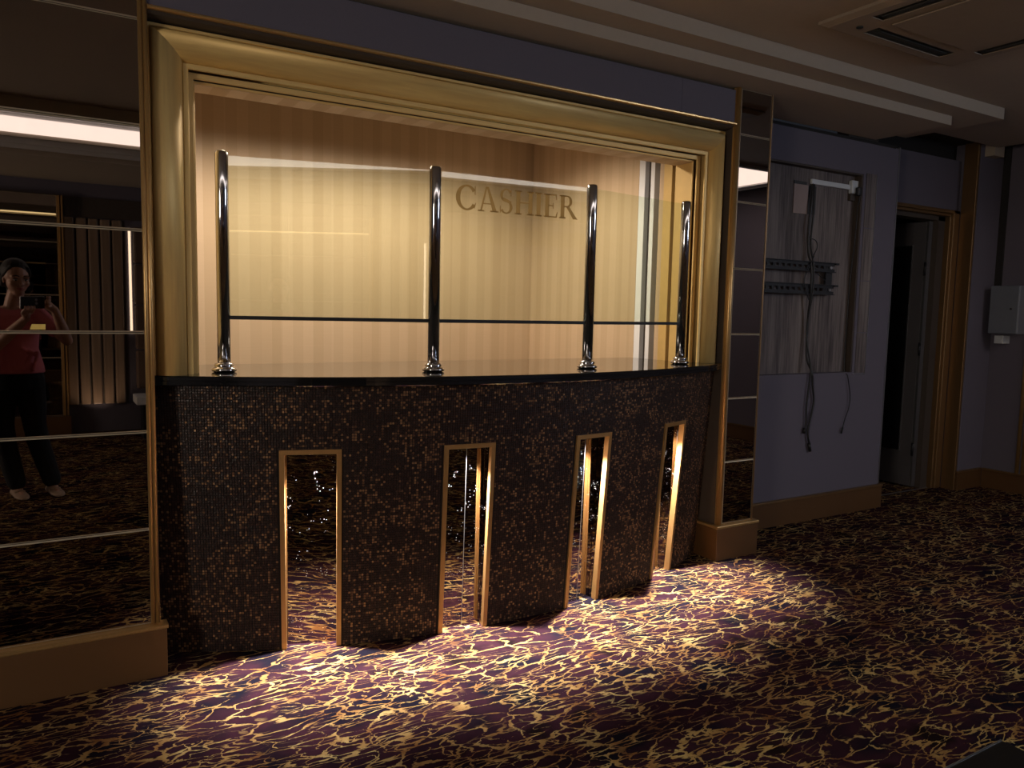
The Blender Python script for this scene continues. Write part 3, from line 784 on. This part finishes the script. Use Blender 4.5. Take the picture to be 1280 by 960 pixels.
def cable(pts, r, label, end=None, y=YW + .03):
    t = thing('cable', label, 'cable', (pts[0][0], y, pts[0][1]), 'cables hanging from the wooden board')
    def yy(z, dy): return (YW + .036 if z > .95 else YW - .012 if z < .90 else YW - .008) + dy
    P = [(p[0], (p[2] if len(p) > 2 else (YW + .0015 if 1.38 < p[1] < 1.68 else YW + .030 if p[1] > .98 else YW - .014)), p[1]) for p in pts]
    bm = bmesh.new(); tube(bm, P, r); obj('cord', bm, 'black', t)
    if end:
        e = P[-1]; d = Vector(P[-1]) - Vector(P[-2]); d.normalize()
        bm = bmesh.new(); cyl(bm, e, Vector(e) + d * end[1], end[0], end[0] * .8, 12); obj('connector', bm, 'black', t)
    return t
f_ = .9838   # measured on the board plane, pulled towards the wall face
cable([(4.118, 2.13, YW + .045), (4.10, 2.0), (4.09, 1.85), (4.095, 1.70), (4.098, 1.60), (4.105, 1.45), (4.128, 1.28), (4.135, 1.05), (4.138, .95), (4.15, .87), (4.172, .77), (4.150, .66), (4.130, .575), (4.150, .50)], .0065, 'thicker black cable hanging longest down the wall from the trunking', (.011, .055))
cable([(4.135, 2.12, YW + .045), (4.125, 1.95), (4.115, 1.75), (4.118, 1.60), (4.122, 1.44), (4.120, 1.2), (4.125, .98), (4.118, .88), (4.105, .74), (4.108, .64), (4.102, .60)], .0055, 'second black cable hanging beside the longest one, ending slightly higher', (.012, .035))
cable([(4.10, 2.08, YW + .045), (4.088, 1.93), (4.09, 1.80), (4.16, 1.77), (4.178, 1.73), (4.15, 1.68), (4.11, 1.66), (4.05, 1.56), (4.04, 1.50), (4.07, 1.44), (4.09, 1.40)], .003, 'thin black wire looping loosely behind the two hanging cables')
cable([(4.16, 1.56, YW - .002), (4.20, 1.54, YW - .004), (4.235, 1.52, YW - .006)], .003, 'short stray black wire end between the bracket rails')
cable([(4.54, 2.03, YW + .02), (4.53, 1.8, YW + .02), (4.505, 1.5, YW + .02), (4.500, 1.2, YW + .02), (4.495, .96, YW + .015), (4.50, .925, YW - .008), (4.515, .86), (4.535, .78), (4.525, .70), (4.495, .635), (4.478, .58)], .003, 'thin black cord hanging from the plug below the right board edge', (.007, .04))

# ------------------------------------------------------------------ alcove, door, pier and end wall
wa = sroot('wall_alcove', (5.4, 3.42, 0))
box('header_panel', (4.93, 5.98, 3.375, 3.45, 2.11, 2.478), 'lavender', wa)
box('header_top_shade', (4.93, 5.98, 3.42, 3.45, 2.479, 2.92), 'dark_void', wa)  # near-black strip stands in for shade at the top of the header
box('header_shade', (4.65, 6.3, 3.17, 3.42, 2.60, 2.64), 'dark_void', wa)  # unseen board added to shade the top of the header
struct(box('wall_alcove_side', (4.60, 4.92, 3.361, 3.45, 0, 2.92), 'dark_brown'))
d1 = sroot('door_1', (5.7, 3.42, 0))
for (y, x0, x1, zt) in ((3.345, 5.865, 5.938, 2.108), (3.36, 5.845, 5.8645, 2.082)):
    box('door_casing', (x0, x1, y, 3.45, 0, zt), 'gold_dark', d1, .004)
box('door_casing', (4.93, 5.938, 3.345, 3.45, 2.082, 2.108), 'gold_dark', d1, .004)
box('door_casing', (4.93, 5.86, 3.36, 3.45, 2.062, 2.081), 'gold_dark', d1, .003)
box('door_jamb', (5.76, 5.844, 3.40, 3.50, 0, 2.06), 'dark_brown', d1)
box('door_head', (4.93, 5.844, 3.40, 3.50, 2.03, 2.0615), 'dark_brown', d1)
box('threshold', (4.93, 5.84, 3.385, 3.395, 0, .004), 'silver', d1)
lf = box('door_leaf', (5.712, 5.755, 3.46, 4.30, .01, 2.025), 'grey_leaf', d1, .003)
box('leaf_edge', (5.712, 5.756, 3.44, 3.459, .01, 2.025), 'silver', d1)
box('door_glass', (5.706, 5.711, 3.56, 4.15, .28, 1.85), 'granite', lf)
box('glass_bead', (5.704, 5.7115, 3.553, 3.5595, .275, 1.855), 'silver', lf)
for z in (1.62, 1.02, .25):
    bm = bmesh.new(); cyl(bm, (5.703, 3.446, z), (5.703, 3.446, z + .10), .009, seg=12); obj('hinge', bm, 'black_metal', lf)
# dark room beyond
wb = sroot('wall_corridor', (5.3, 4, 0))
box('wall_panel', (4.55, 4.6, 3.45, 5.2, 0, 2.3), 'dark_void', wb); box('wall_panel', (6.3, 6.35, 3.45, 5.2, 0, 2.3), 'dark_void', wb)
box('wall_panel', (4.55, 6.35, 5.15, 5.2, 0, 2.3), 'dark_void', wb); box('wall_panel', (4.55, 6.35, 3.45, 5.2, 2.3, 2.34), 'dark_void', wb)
# pier beside the door
pw = sroot('wall_pier', (6.1, 3.3, 0))
box('pier_panel', (5.965, 6.30, 3.24, 3.45, 0, 2.92), 'lavender', pw)
box('pier_return', (5.94, 5.9645, 3.24, 3.344, 0, 2.60), 'gold_dark', pw, .003)
struct(box('trim_3', (6.02, 6.15, 3.17, 3.2395, 2.50, 2.60), 'ceiling'))
we = sroot('wall_end', (6.35, 1, 0))
box('wall_panel', (6.30, 6.40, -3.0, 3.2395, 0, 2.92), 'lavender', we)
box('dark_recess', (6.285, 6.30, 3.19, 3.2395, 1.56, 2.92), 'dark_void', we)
for y in (2.935, 2.975): 
    bm = bmesh.new(); lathe(bm, (6.298, y, 0), [(.014, .15), (.014, 2.5)], 16); obj('gold_edging', bm, 'gold_strip', we)
be = sroot('baseboard_end', (6.2, 3, 0))
box('board', (5.945, 6.279, 3.222, 3.2395, 0, .138), 'bronze', be, .002); box('gold_cap', (5.94, 6.272, 3.216, 3.2395, .1385, .15), 'gold_dark', be, .002)
box('board', (6.28, 6.2995, -3.0, 3.2215, 0, .138), 'bronze', be, .002); box('gold_cap', (6.273, 6.2995, -3.0, 3.2155, .1385, .15), 'gold_dark', be, .002)
eb = thing('distribution_box', 'blue-grey metal distribution box mounted on the end wall beside the door pier', 'electrical box', (6.22, 3.1, 1.2))
box('cabinet', (6.16, 6.284, 2.985, 3.188, 1.20, 1.557), 'box_grey', eb, .003)
dd = box('cover', (6.148, 6.1595, 2.987, 3.188, 1.203, 1.554), 'box_grey', eb, .003)
bm = bmesh.new(); cyl(bm, (6.141, 3.035, 1.385), (6.1475, 3.035, 1.385), .007, seg=16); obj('lock', bm, 'black', dd)
sw = thing('wall_switch', 'small white switch box just under the blue-grey distribution box', 'switch', (6.24, 3.12, 1.12))
box('housing', (6.20, 6.2995, 3.10, 3.165, 1.125, 1.185), 'white', sw, .004); box('rocker', (6.195, 6.1995, 3.11, 3.155, 1.135, 1.16), 'white', sw, .001)

# ------------------------------------------------------------------ ceiling air conditioner
ac = thing('air_conditioner', 'square beige ceiling cassette air conditioner with louvred slots at upper right', 'air conditioner', (3.4, 1.83, 2.56))
ax0, ax1, ay0, ay1 = 2.91, 3.90, 1.34, 2.31
zt, zb = 2.5595, 2.535
bm = bmesh.new()
# face plate with sloping rim and four slots
def quadslot(bm, x0, x1, y0, y1): pass
rim = [(ax0, ay0), (ax1, ay0), (ax1, ay1), (ax0, ay1)]; inn = [(ax0 + .03, ay0 + .03), (ax1 - .03, ay0 + .03), (ax1 - .03, ay1 - .03), (ax0 + .03, ay1 - .03)]
v0 = [bm.verts.new((x, y, zt)) for x, y in rim]; v1 = [bm.verts.new((x, y, zb + .012)) for x, y in rim]; v2 = [bm.verts.new((x, y, zb)) for x, y in inn]
for k in range(4):
    bm.faces.new((v0[k], v0[(k + 1) % 4], v1[(k + 1) % 4], v1[k])); bm.faces.new((v1[k], v1[(k + 1) % 4], v2[(k + 1) % 4], v2[k]))
bm.faces.new(v0)
# ring between slots, built as bars
sl = .075; i0, i1, j0, j1 = ax0 + .03, ax1 - .03, ay0 + .03, ay1 - .03
cx0, cx1, cy0, cy1 = ax0 + .20, ax1 - .20, ay0 + .20, ay1 - .20
obj('rim', bm, 'ac_plastic', ac)
bm = bmesh.new(); zf = zb + .003
bx(bm, i0, i1, j0, j0 + .045, zb - .001, zf); bx(bm, i0, i1, j1 - .045, j1, zb - .001, zf); bx(bm, i0, i0 + .045, j0 + .045, j1 - .045, zb - .001, zf); bx(bm, i1 - .045, i1, j0 + .045, j1 - .045, zb - .001, zf)
for (x, y) in ((i0 + .045, j0 + .045), (i1 - .175, j0 + .045), (i0 + .045, j1 - .175), (i1 - .175, j1 - .175)):
    bx(bm, x, x + .13, y, y + .13, zb - .001, zf)
w0, w1 = i0 + .12, i1 - .12
bx(bm, i0 + .175, i1 - .175, j0 + .12, j0 + .175, zb - .001, zf); bx(bm, i0 + .175, i1 - .175, j1 - .175, j1 - .12, zb - .001, zf)
bx(bm, i0 + .12, i0 + .175, j0 + .175, j1 - .175, zb - .001, zf); bx(bm, i1 - .175, i1 - .12, j0 + .175, j1 - .175, zb - .001, zf)
obj('face_frame', bm, 'ac_plastic', ac)
box('intake_grille', (i0 + .178, i1 - .178, j0 + .178, j1 - .178, zb - .008, zb - .0005), 'ac_plastic', ac, .003)
for k, d in enumerate(((i0 + .19, i1 - .19, j0 + .05, j0 + .115), (i0 + .19, i1 - .19, j1 - .115, j1 - .05), (i0 + .05, i0 + .115, j0 + .19, j1 - .19), (i1 - .115, i1 - .05, j0 + .19, j1 - .19))):
    v = box('air_slot', (*d, zb + .003, zb + .008), 'ac_dark', ac)
    bm = bmesh.new()
    x0, x1, y0, y1 = d
    if x1 - x0 > y1 - y0:
        pts = [(y0 + .012, zb - .001), (y0 + .016, zb - .004), (y1 - .012, zb + .004), (y1 - .016, zb + .006)]
        extrude_prof(bm, pts, lambda y, z: Vector((x0 + .02, y, z)), lambda y, z: Vector((x1 - .02, y, z)))
    else:
        pts = [(x0 + .012, zb - .001), (x0 + .016, zb - .004), (x1 - .012, zb + .004), (x1 - .016, zb + .006)]
        extrude_prof(bm, pts, lambda x, z: Vector((x, y0 + .02, z)), lambda x, z: Vector((x, y1 - .02, z)))
    obj('louvre', bm, 'ac_dark', ac)
bm = bmesh.new(); cyl(bm, (i0 + .10, j1 - .08, zb - .006), (i0 + .10, j1 - .08, zb - .0012), .014, seg=16); obj('sensor', bm, 'ac_dark', ac)

# ------------------------------------------------------------------ black low table bottom right
tbm = thing('low_table', 'glossy black low table top cutting the bottom right corner over the carpet', 'table', (1.2, .45, 0))
box('table_top', (.95, 1.65, .15, .765, .425, .45), 'granite', tbm, .002)
box('edge_strip', (.95, 1.651, .7651, .768, .426, .4505), 'silver', tbm)
for x in (.98, 1.58):
    for y in (.18, .70): box('leg', (x, x + .04, y, y + .04, 0, .4245), 'black_metal', tbm, .002)

# ------------------------------------------------------------------ opposite side of the room (seen in the mirrors)
YO = -3.0
wo = sroot('wall_opposite', (1.5, -3.1, 0))
box('wall_panel', (-4, 7.2, YO - .12, YO, 0, 2.92), 'lavender', wo)
box('dark_panel', (.25, 6.2, YO + .0005, YO + .02, 2.11, 2.30), 'dark_brown', wo)
wm = sroot('wall_opposite_pier', (-.4, -2.95, 0))
box('pier_core', (-1.6, .215, YO + .0005, YO + .08, 0, 2.30), 'dark_brown', wm)
for a, b in zip([.187, .75, 1.35, 1.85, 2.10], [.75, 1.35, 1.85, 2.10, 2.29]):
    for x0, x1 in ((-.7, .19), (-1.58, -.7)):
        o = mirror_tile(x0, x1, a, b, YO + .0805, wm, 0, out=1)
box('gold_edging', (.192, .21, YO + .0805, YO + .095, .187, 2.29), 'gold_strip', wm); box('gold_edging', (.222, .236, YO + .0005, YO + .09, .187, 2.29), 'gold_strip', wm)
gl_ = box('shelf_light', (-1.5, .18, YO + .087, YO + .095, 2.105, 2.118), 'gold_light'); tag(gl_, 'thin golden light line across the opposite mirrored pier, seen in the left mirror', 'light')
box('board', (-1.6, .25, YO + .081, YO + .10, 0, .18), 'bronze', wm)
rb = thing('ribbed_panel', 'brown vertically ribbed wall panel reflected in the left mirror tiles', 'wall panel', (.5, -2.95, .2))
x = .24
while x < .70:
    box('rib', (x, x + .086, YO + .0005, YO + .045, .28, 2.10), 'rib', rb, .012); x += .104
box('backing', (.24, .77, YO + .0003, YO + .012, .28, 2.10), 'dark_brown', rb)
up = lamp('floor_uplight', 'SPOT', (.5, YO + .25, .12), 7.0, (1, .8, .6), (.5, YO + .02, 1.0), spot_size=1.9, spot_blend=.8, shadow_soft_size=.02)
qp = thing('quilted_panel', 'padded brown quilted wall panel with a backlit edge, reflected beside the gold frame', 'wall panel', (1.1, -2.95, .4))
zq = [.30, .80, 1.27, 1.68, 1.87, 2.05]
zq = [.42, .82, 1.27, 1.68, 2.05]
for a, b in zip(zq, zq[1:]):
    for x0 in (.84, 1.28, 1.72):
        bm = bmesh.new(); bx(bm, x0, x0 + .435, YO + .03, YO + .08, a + .004, b - .004, .022); obj('cushion', bm, 'brown_panel', qp)
box('backlight_strip', (.800, .822, YO + .001, YO + .012, .98, 2.03), 'backlight', qp)
lb = thing('light_bench', 'low pale bench end glowing behind the carpet, reflected in the left mirror', 'bench', (1.1, -2.7, 0))
box('bench_top', (.80, 1.9, YO + .10, YO + .45, .30, .38), 'ceiling_white', lb, .005); box('bench_base', (.86, 1.84, YO + .14, YO + .41, 0, .2995), 'black', lb)
struct(box('wall_left', (-4.1, -4, -3.1, 2.9, 0, 2.92), 'lavender'))

def fill_window(nm, x, y, z, hs, sx):  # made-up window built around an added fill light
    w = sroot(nm, (x, y, z)); t = .06
    for d in ((y - hs - t, y + hs + t, z + hs, z + hs + t), (y - hs - t, y + hs + t, z - hs - t, z - hs), (y - hs - t, y - hs, z - hs, z + hs), (y + hs, y + hs + t, z - hs, z + hs)):
        box('fill_window_frame', (min(x, x + sx * .05), max(x, x + sx * .05), *d), 'white_trim', w, .003)
    box('fill_blind', (min(x, x + sx * .02), max(x, x + sx * .02), y - hs, y + hs, z - hs, z + hs), 'white_trim', w)
fill_window('fill_window_1', 6.2995, -1.4, 1.95, .46, -1)
fill_window('fill_window_2', -3.9995, -1.0, 1.45, .71, 1)
# sticker on the mirror
st = thing('sticker', 'small yellow and pale green sticker low on the left mirror tile', 'sticker', (0, 2.878, 1.21))
bm = bmesh.new()
vs = [bm.verts.new(p) for p in ((-.022, 2.8785, 1.207), (.021, 2.8785, 1.207), (.021, 2.8785, 1.224), (-.016, 2.8785, 1.224))]
f = bm.faces.new(vs); r_ = bmesh.ops.extrude_face_region(bm, geom=[f])
for v in [q for q in r_['geom'] if isinstance(q, bmesh.types.BMVert)]: v.co.y -= .0006
obj('paper', bm, 'sticker', st)

exec_person = True
# ------------------------------------------------------------------ the photographer (reflected in the mirror tiles)
def loft(bm, secs, seg=20):
    # secs: (centre, axis_u, axis_v, ru, rv)
    rings = []
    for c, u, v, ru, rv in secs:
        c = Vector(c); u = Vector(u); v = Vector(v)
        rings.append([bm.verts.new(c + u * ru * math.cos(2 * PI * i / seg) + v * rv * math.sin(2 * PI * i / seg)) for i in range(seg)])
    for a, b in zip(rings, rings[1:]):
        for i in range(seg): bm.faces.new((a[i], a[(i + 1) % seg], b[(i + 1) % seg], b[i]))
    bm.faces.new(rings[0][::-1]); bm.faces.new(rings[-1])
def limb(bm, pts, rads, seg=14):
    pts = [Vector(p) for p in pts]; out = []; rr = []
    n = len(pts)
    for i in range(n - 1):
        p0 = pts[max(i - 1, 0)]; p1 = pts[i]; p2 = pts[i + 1]; p3 = pts[min(i + 2, n - 1)]
        for k in range(5):
            u = k / 5; out.append(0.5 * ((2 * p1) + (-p0 + p2) * u + (2 * p0 - 5 * p1 + 4 * p2 - p3) * u * u + (-p0 + 3 * p1 - 3 * p2 + p3) * u ** 3))
            w = u * u * (3 - 2 * u); rr.append(rads[i] * (1 - w) + rads[i + 1] * w)
    out.append(pts[-1]); rr.append(rads[-1])
    secs = []; prev = None
    for i, p in enumerate(out):
        t = (out[min(i + 1, len(out) - 1)] - out[max(i - 1, 0)]).normalized()
        u = t.cross(Vector((0, 1, .13)) if prev is None else prev); 
        u = (prev - t * prev.dot(t)).normalized() if prev is not None else u.normalized()
        prev = u; secs.append((p, u, t.cross(u), rr[i], rr[i]))
    loft(bm, secs, seg)
    for p, r in ((out[0], rr[0]), (out[-1], rr[-1])):
        bmesh.ops.create_uvsphere(bm, u_segments=12, v_segments=8, radius=r, matrix=Matrix.Translation(p))
def ball(bm, c, r, sc=(1, 1, 1), rot=None):
    m = Matrix.Translation(c) @ (rot if rot is not None else Matrix.Identity(4)) @ Matrix.Diagonal((*sc, 1))
    bmesh.ops.create_uvsphere(bm, u_segments=20, v_segments=14, radius=r, matrix=m)
def remeshed(name, bm, mat, parent, vox, smooth=6):
    o = obj(name, bm, mat, parent)
    m = o.modifiers.new('r', 'REMESH'); m.mode = 'VOXEL'; m.voxel_size = vox; m.use_smooth_shade = True
    s = o.modifiers.new('s', 'SMOOTH'); s.iterations = smooth; s.factor = .5
    return o
PX, PY = -.135, -.37
pe = thing('person', 'person in pink T-shirt and black trousers holding up a phone, reflected in the left mirror', 'person', (PX, PY, 0))
X = Vector((1, 0, 0)); Y = Vector((0, 1, 0)); Z = Vector((0, 0, 1))
SH_R, EL_R, WR_R = Vector((.005, PY + .02, 1.195)), Vector((.165, PY + .17, 1.035)), Vector((.098, -.085, 1.235))
SH_L, EL_L, WR_L = Vector((-.30, PY + .02, 1.195)), Vector((-.235, PY + .19, .995)), Vector((-.060, -.07, 1.185))
HC = Vector((-.112, PY + .035, 1.437))
# camera-space helper for the phone: x right, y up, z behind the lens
def cs(x, y, z): return Mc @ Vector((x, y, z))
bm = bmesh.new()
# torso core, neck
loft(bm, [((PX - .01, PY, .80), X, Y, .150, .10), ((PX - .01, PY, .90), X, Y, .135, .088), ((PX - .012, PY + .005, 1.0), X, Y, .125, .085), ((PX - .014, PY + .005, 1.12), X, Y, .140, .095), ((PX - .014, PY, 1.19), X, Y, .135, .075), ((PX - .013, PY - .002, 1.235), X, Y, .07, .055)])
limb(bm, [(PX - .01, PY - .005, 1.20), (PX - .005, PY + .002, 1.26), (HC.x - .004, HC.y - .02, 1.345)], [.058, .048, .05])
limb(bm, [(PX - .01, PY, 1.215), SH_R], [.05, .045]); limb(bm, [(PX - .01, PY, 1.215), SH_L], [.05, .045])
# head: skull, jaw, cheeks
tiltm = Matrix.Rotation(math.radians(-12), 4, 'X') @ Matrix.Rotation(math.radians(-22), 4, 'Z')
def hp(x, y, z): return HC + (Matrix.Rotation(math.radians(-20), 3, 'Z') @ Matrix.Rotation(math.radians(-10), 3, 'X') @ Vector((x, y, z)))
ball(bm, hp(0, -.012, .030), .083, (.90, 1.10, .98)); ball(bm, hp(0, .020, -.02), .068, (.93, .92, 1.15)); ball(bm, hp(0, .042, -.076), .034, (1.05, .9, .85))
for s_ in (-1, 1):
    ball(bm, hp(s_ * .036, .052, -.022), .027); ball(bm, hp(s_ * .033, .068, .020), .018, (1.3, .7, .6)); ball(bm, hp(s_ * .072, -.005, -.008), .02, (.35, .8, 1.3))
    ball(bm, hp(s_ * .012, .083, -.026), .008)
limb(bm, [hp(0, .070, .012), hp(0, .084, -.006), hp(0, .094, -.024)], [.008, .009, .0115])
ball(bm, hp(0, .072, -.052), .017, (1.3, .7, .7))
# arms
limb(bm, [SH_R, EL_R], [.042, .034]); limb(bm, [EL_R, EL_R.lerp(WR_R, .35), WR_R], [.034, .036, .024])
limb(bm, [SH_L, EL_L], [.042, .034]); limb(bm, [EL_L, EL_L.lerp(WR_L, .35), WR_L], [.034, .036, .024])
# right hand closing on the phone's right end
palm = cs(.088, -.035, .035)
limb(bm, [WR_R, palm], [.024, .028]); ball(bm, palm, .030, (.8, .8, 1.1))
for k, (yb, ln) in enumerate(((.016, 1.0), (-.004, 1.08), (-.024, 1.0), (-.044, .85))):
    limb(bm, [cs(.092, yb - .01, .028), cs(.086, yb, .006), cs(.072, yb, -.008 ), cs(.088 - .03 * ln, yb + .002, -.006)], [.010, .0095, .0085, .0075], 10)
limb(bm, [cs(.078, -.045, .04), cs(.062, -.040, .032), cs(.045, -.025, .024)], [.012, .0105, .009], 10)
# left hand under the phone
palm2 = cs(-.045, -.088, .040)
limb(bm, [WR_L, palm2], [.023, .026]); ball(bm, palm2, .028, (1, .9, .9))
for k, (xb, ln) in enumerate(((-.020, .9), (-.039, 1.0), (-.058, 1.0), (-.077, .85))):
    limb(bm, [cs(xb + .004, -.085, .030), cs(xb, -.068, .010), cs(xb, -.058, -.005), cs(xb, -.052 + .012 * ln, -.006)], [.010, .0095, .0085, .0075], 10)
limb(bm, [cs(-.028, -.080, .045), cs(-.034, -.060, .036), cs(-.040, -.040, .026)], [.012, .0105, .009], 10)
# legs and ankles
HR, HL_ = Vector((PX + .075, PY, .80)), Vector((PX - .085, PY, .80))
KR, KL = Vector((PX + .10, PY + .015, .44)), Vector((PX - .085, PY + .02, .44))
AR, AL = Vector((PX + .185, PY - .01, .08)), Vector((PX - .02, PY + .0, .08))
for h, k, a in ((HR, KR, AR), (HL_, KL, AL)):
    limb(bm, [h, h.lerp(k, .5), k], [.082, .068, .050]); limb(bm, [k, k.lerp(a, .35), a], [.050, .050, .032])
    limb(bm, [a, a + Vector((.01, .02, -.045)), a + Vector((.03, .11, -.058))], [.032, .030, .022])
body = remeshed('body', bm, 'skin', pe, .0048, 4)
# T-shirt
bm = bmesh.new()
loft(bm, [((PX - .005, PY, .815), X, Y, .176, .132), ((PX - .005, PY, .86), X, Y, .170, .125), ((PX - .01, PY + .005, .98), X, Y, .146, .108), ((PX - .014, PY + .008, 1.12), X, Y, .160, .118), ((PX - .014, PY, 1.195), X, Y, .160, .088), ((PX - .013, PY - .004, 1.232), X, Y, .100, .064)], 40)
limb(bm, [(PX - .01, PY - .002, 1.200), SH_R], [.056, .058]); limb(bm, [(PX - .01, PY - .002, 1.200), SH_L], [.056, .058])
limb(bm, [SH_R, SH_R.lerp(EL_R, .55)], [.059, .053]); limb(bm, [SH_L, SH_L.lerp(EL_L, .55)], [.059, .053])
for k in range(7):   # soft folds
    x = PX - .10 + .035 * k
    limb(bm, [(x, PY + .105, 1.06 - .02 * k), (x + .02, PY + .100, .95), (x + .03 * math.sin(k), PY + .12, .84)], [.010, .013, .012], 8)
sh_ = remeshed('t_shirt', bm, 'pink_cloth', pe, .006, 4)
# trousers
bm = bmesh.new()
loft(bm, [((PX - .005, PY, .70), X, Y, .155, .115), ((PX - .005, PY, .80), X, Y, .162, .118), ((PX - .005, PY, .90), X, Y, .140, .100)], 36)
for h, k, a in ((HR, KR, AR), (HL_, KL, AL)):
    limb(bm, [h - Vector((0, 0, .02)), h.lerp(k, .5), k, k.lerp(a, .5), a + Vector((0, 0, .02))], [.092, .084, .070, .064, .058])
remeshed('trousers', bm, 'black_cloth', pe, .007, 4)
# hair: cap pulled back into a low bun
bm = bmesh.new()
ball(bm, hp(0, -.026, .048), .088, (.95, 1.05, .95)); ball(bm, hp(0, -.055, -.01), .070, (1.0, .75, 1.1))
for s_ in (-1, 1):
    limb(bm, [hp(s_ * .052, .040, .078), hp(s_ * .071, .022, .040), hp(s_ * .076, -.01, .010), hp(s_ * .06, -.05, -.05)], [.010, .010, .012, .018])
ball(bm, hp(0, -.115, .0), .036)
limb(bm, [hp(0, -.10, -.03), hp(.01, -.11, -.10), hp(.0, -.10, -.17)], [.028, .026, .012])
hr = remeshed('hair', bm, 'hair', pe, .005, 3)
for s_ in (-1, 1):
    bm = bmesh.new(); ball(bm, hp(s_ * .031, .0745, .003), .0105, (1.25, .6, .62)); ey = obj('eye', bm, 'eye_white', pe)
    bm = bmesh.new(); ball(bm, hp(s_ * .029, .080, .001), .0055, (1, .5, 1)); obj('iris', bm, 'eye_dark', ey)
    bm = bmesh.new(); limb(bm, [hp(s_ * .017, .083, .012), hp(s_ * .032, .0835, .010), hp(s_ * .046, .074, .006)], [.0022, .0026, .0018], 6); obj('eyelid', bm, 'hair', ey)
    bm = bmesh.new(); limb(bm, [hp(s_ * .014, .088, .027), hp(s_ * .030, .087, .032), hp(s_ * .048, .076, .027)], [.0030, .0034, .0016], 6); obj('eyebrow', bm, 'hair', pe)
bm = bmesh.new(); limb(bm, [hp(-.021, .079, -.054), hp(0, .0865, -.051), hp(.021, .079, -.054)], [.0028, .0045, .0028], 8); limb(bm, [hp(-.018, .078, -.059), hp(0, .086, -.060), hp(.018, .078, -.059)], [.0028, .0052, .0028], 8); obj('lips', bm, 'lips', pe)
# shoes
for a in (AR, AL):
    bm = bmesh.new(); f = Vector((.27, .96, 0)).normalized(); sd = Vector((f.y, -f.x, 0)); base = Vector((a.x, a.y, 0))
    secs = []
    for t, w, h in ((-.06, .022, .035), (-.045, .034, .05), (0, .036, .055), (.05, .040, .045), (.10, .045, .036), (.15, .040, .026), (.178, .018, .014)):
        secs.append((base + f * t + Vector((0, 0, h * .52 + .004)), sd, Z, w, h * .56))
    loft(bm, secs, 20); so_ = obj('shoe', bm, 'shoe', pe)
    m = so_.modifiers.new('s', 'SUBSURF'); m.levels = 1; m.render_levels = 1
    bm = bmesh.new(); limb(bm, [base + f * .07 - sd * .026 + Z * .045, base + f * .075 + Z * .053, base + f * .07 + sd * .026 + Z * .045], [.006, .008, .006], 8); obj('shoe_bow', bm, 'shoe', so_)
# phone held in both hands
ph = thing('phone', 'dark phone held up level in both hands by the reflected person', 'phone', cs(-.025, -.018, .012))
def cbox(name, x0, x1, y0, y1, z0, z1, mat, par, bev=0):
    bm = bmesh.new(); bx(bm, x0, x1, y0, y1, z0, z1, bev)
    for v in bm.verts: v.co = Mc @ v.co
    return obj(name, bm, mat, par)
cbox('phone_body', -.098, .055, -.056, .020, .006, .014, 'black', ph, .003)
cbox('bezel', -.0985, .0555, -.0565, .0205, .008, .012, 'silver', ph, .001)
cbox('screen', -.094, .051, -.053, .017, .0141, .0146, 'eye_dark', ph)
for (x, y) in ((0, 0), (0, -.022)):
    bm = bmesh.new(); cyl(bm, (x, y, .0035), (x, y, .0059), .008, seg=20)
    for v in bm.verts: v.co = Mc @ v.co
    obj('lens_ring', bm, 'silver', ph)

for r_ in ROOTS: fix(r_)
bpy.context.view_layer.update()
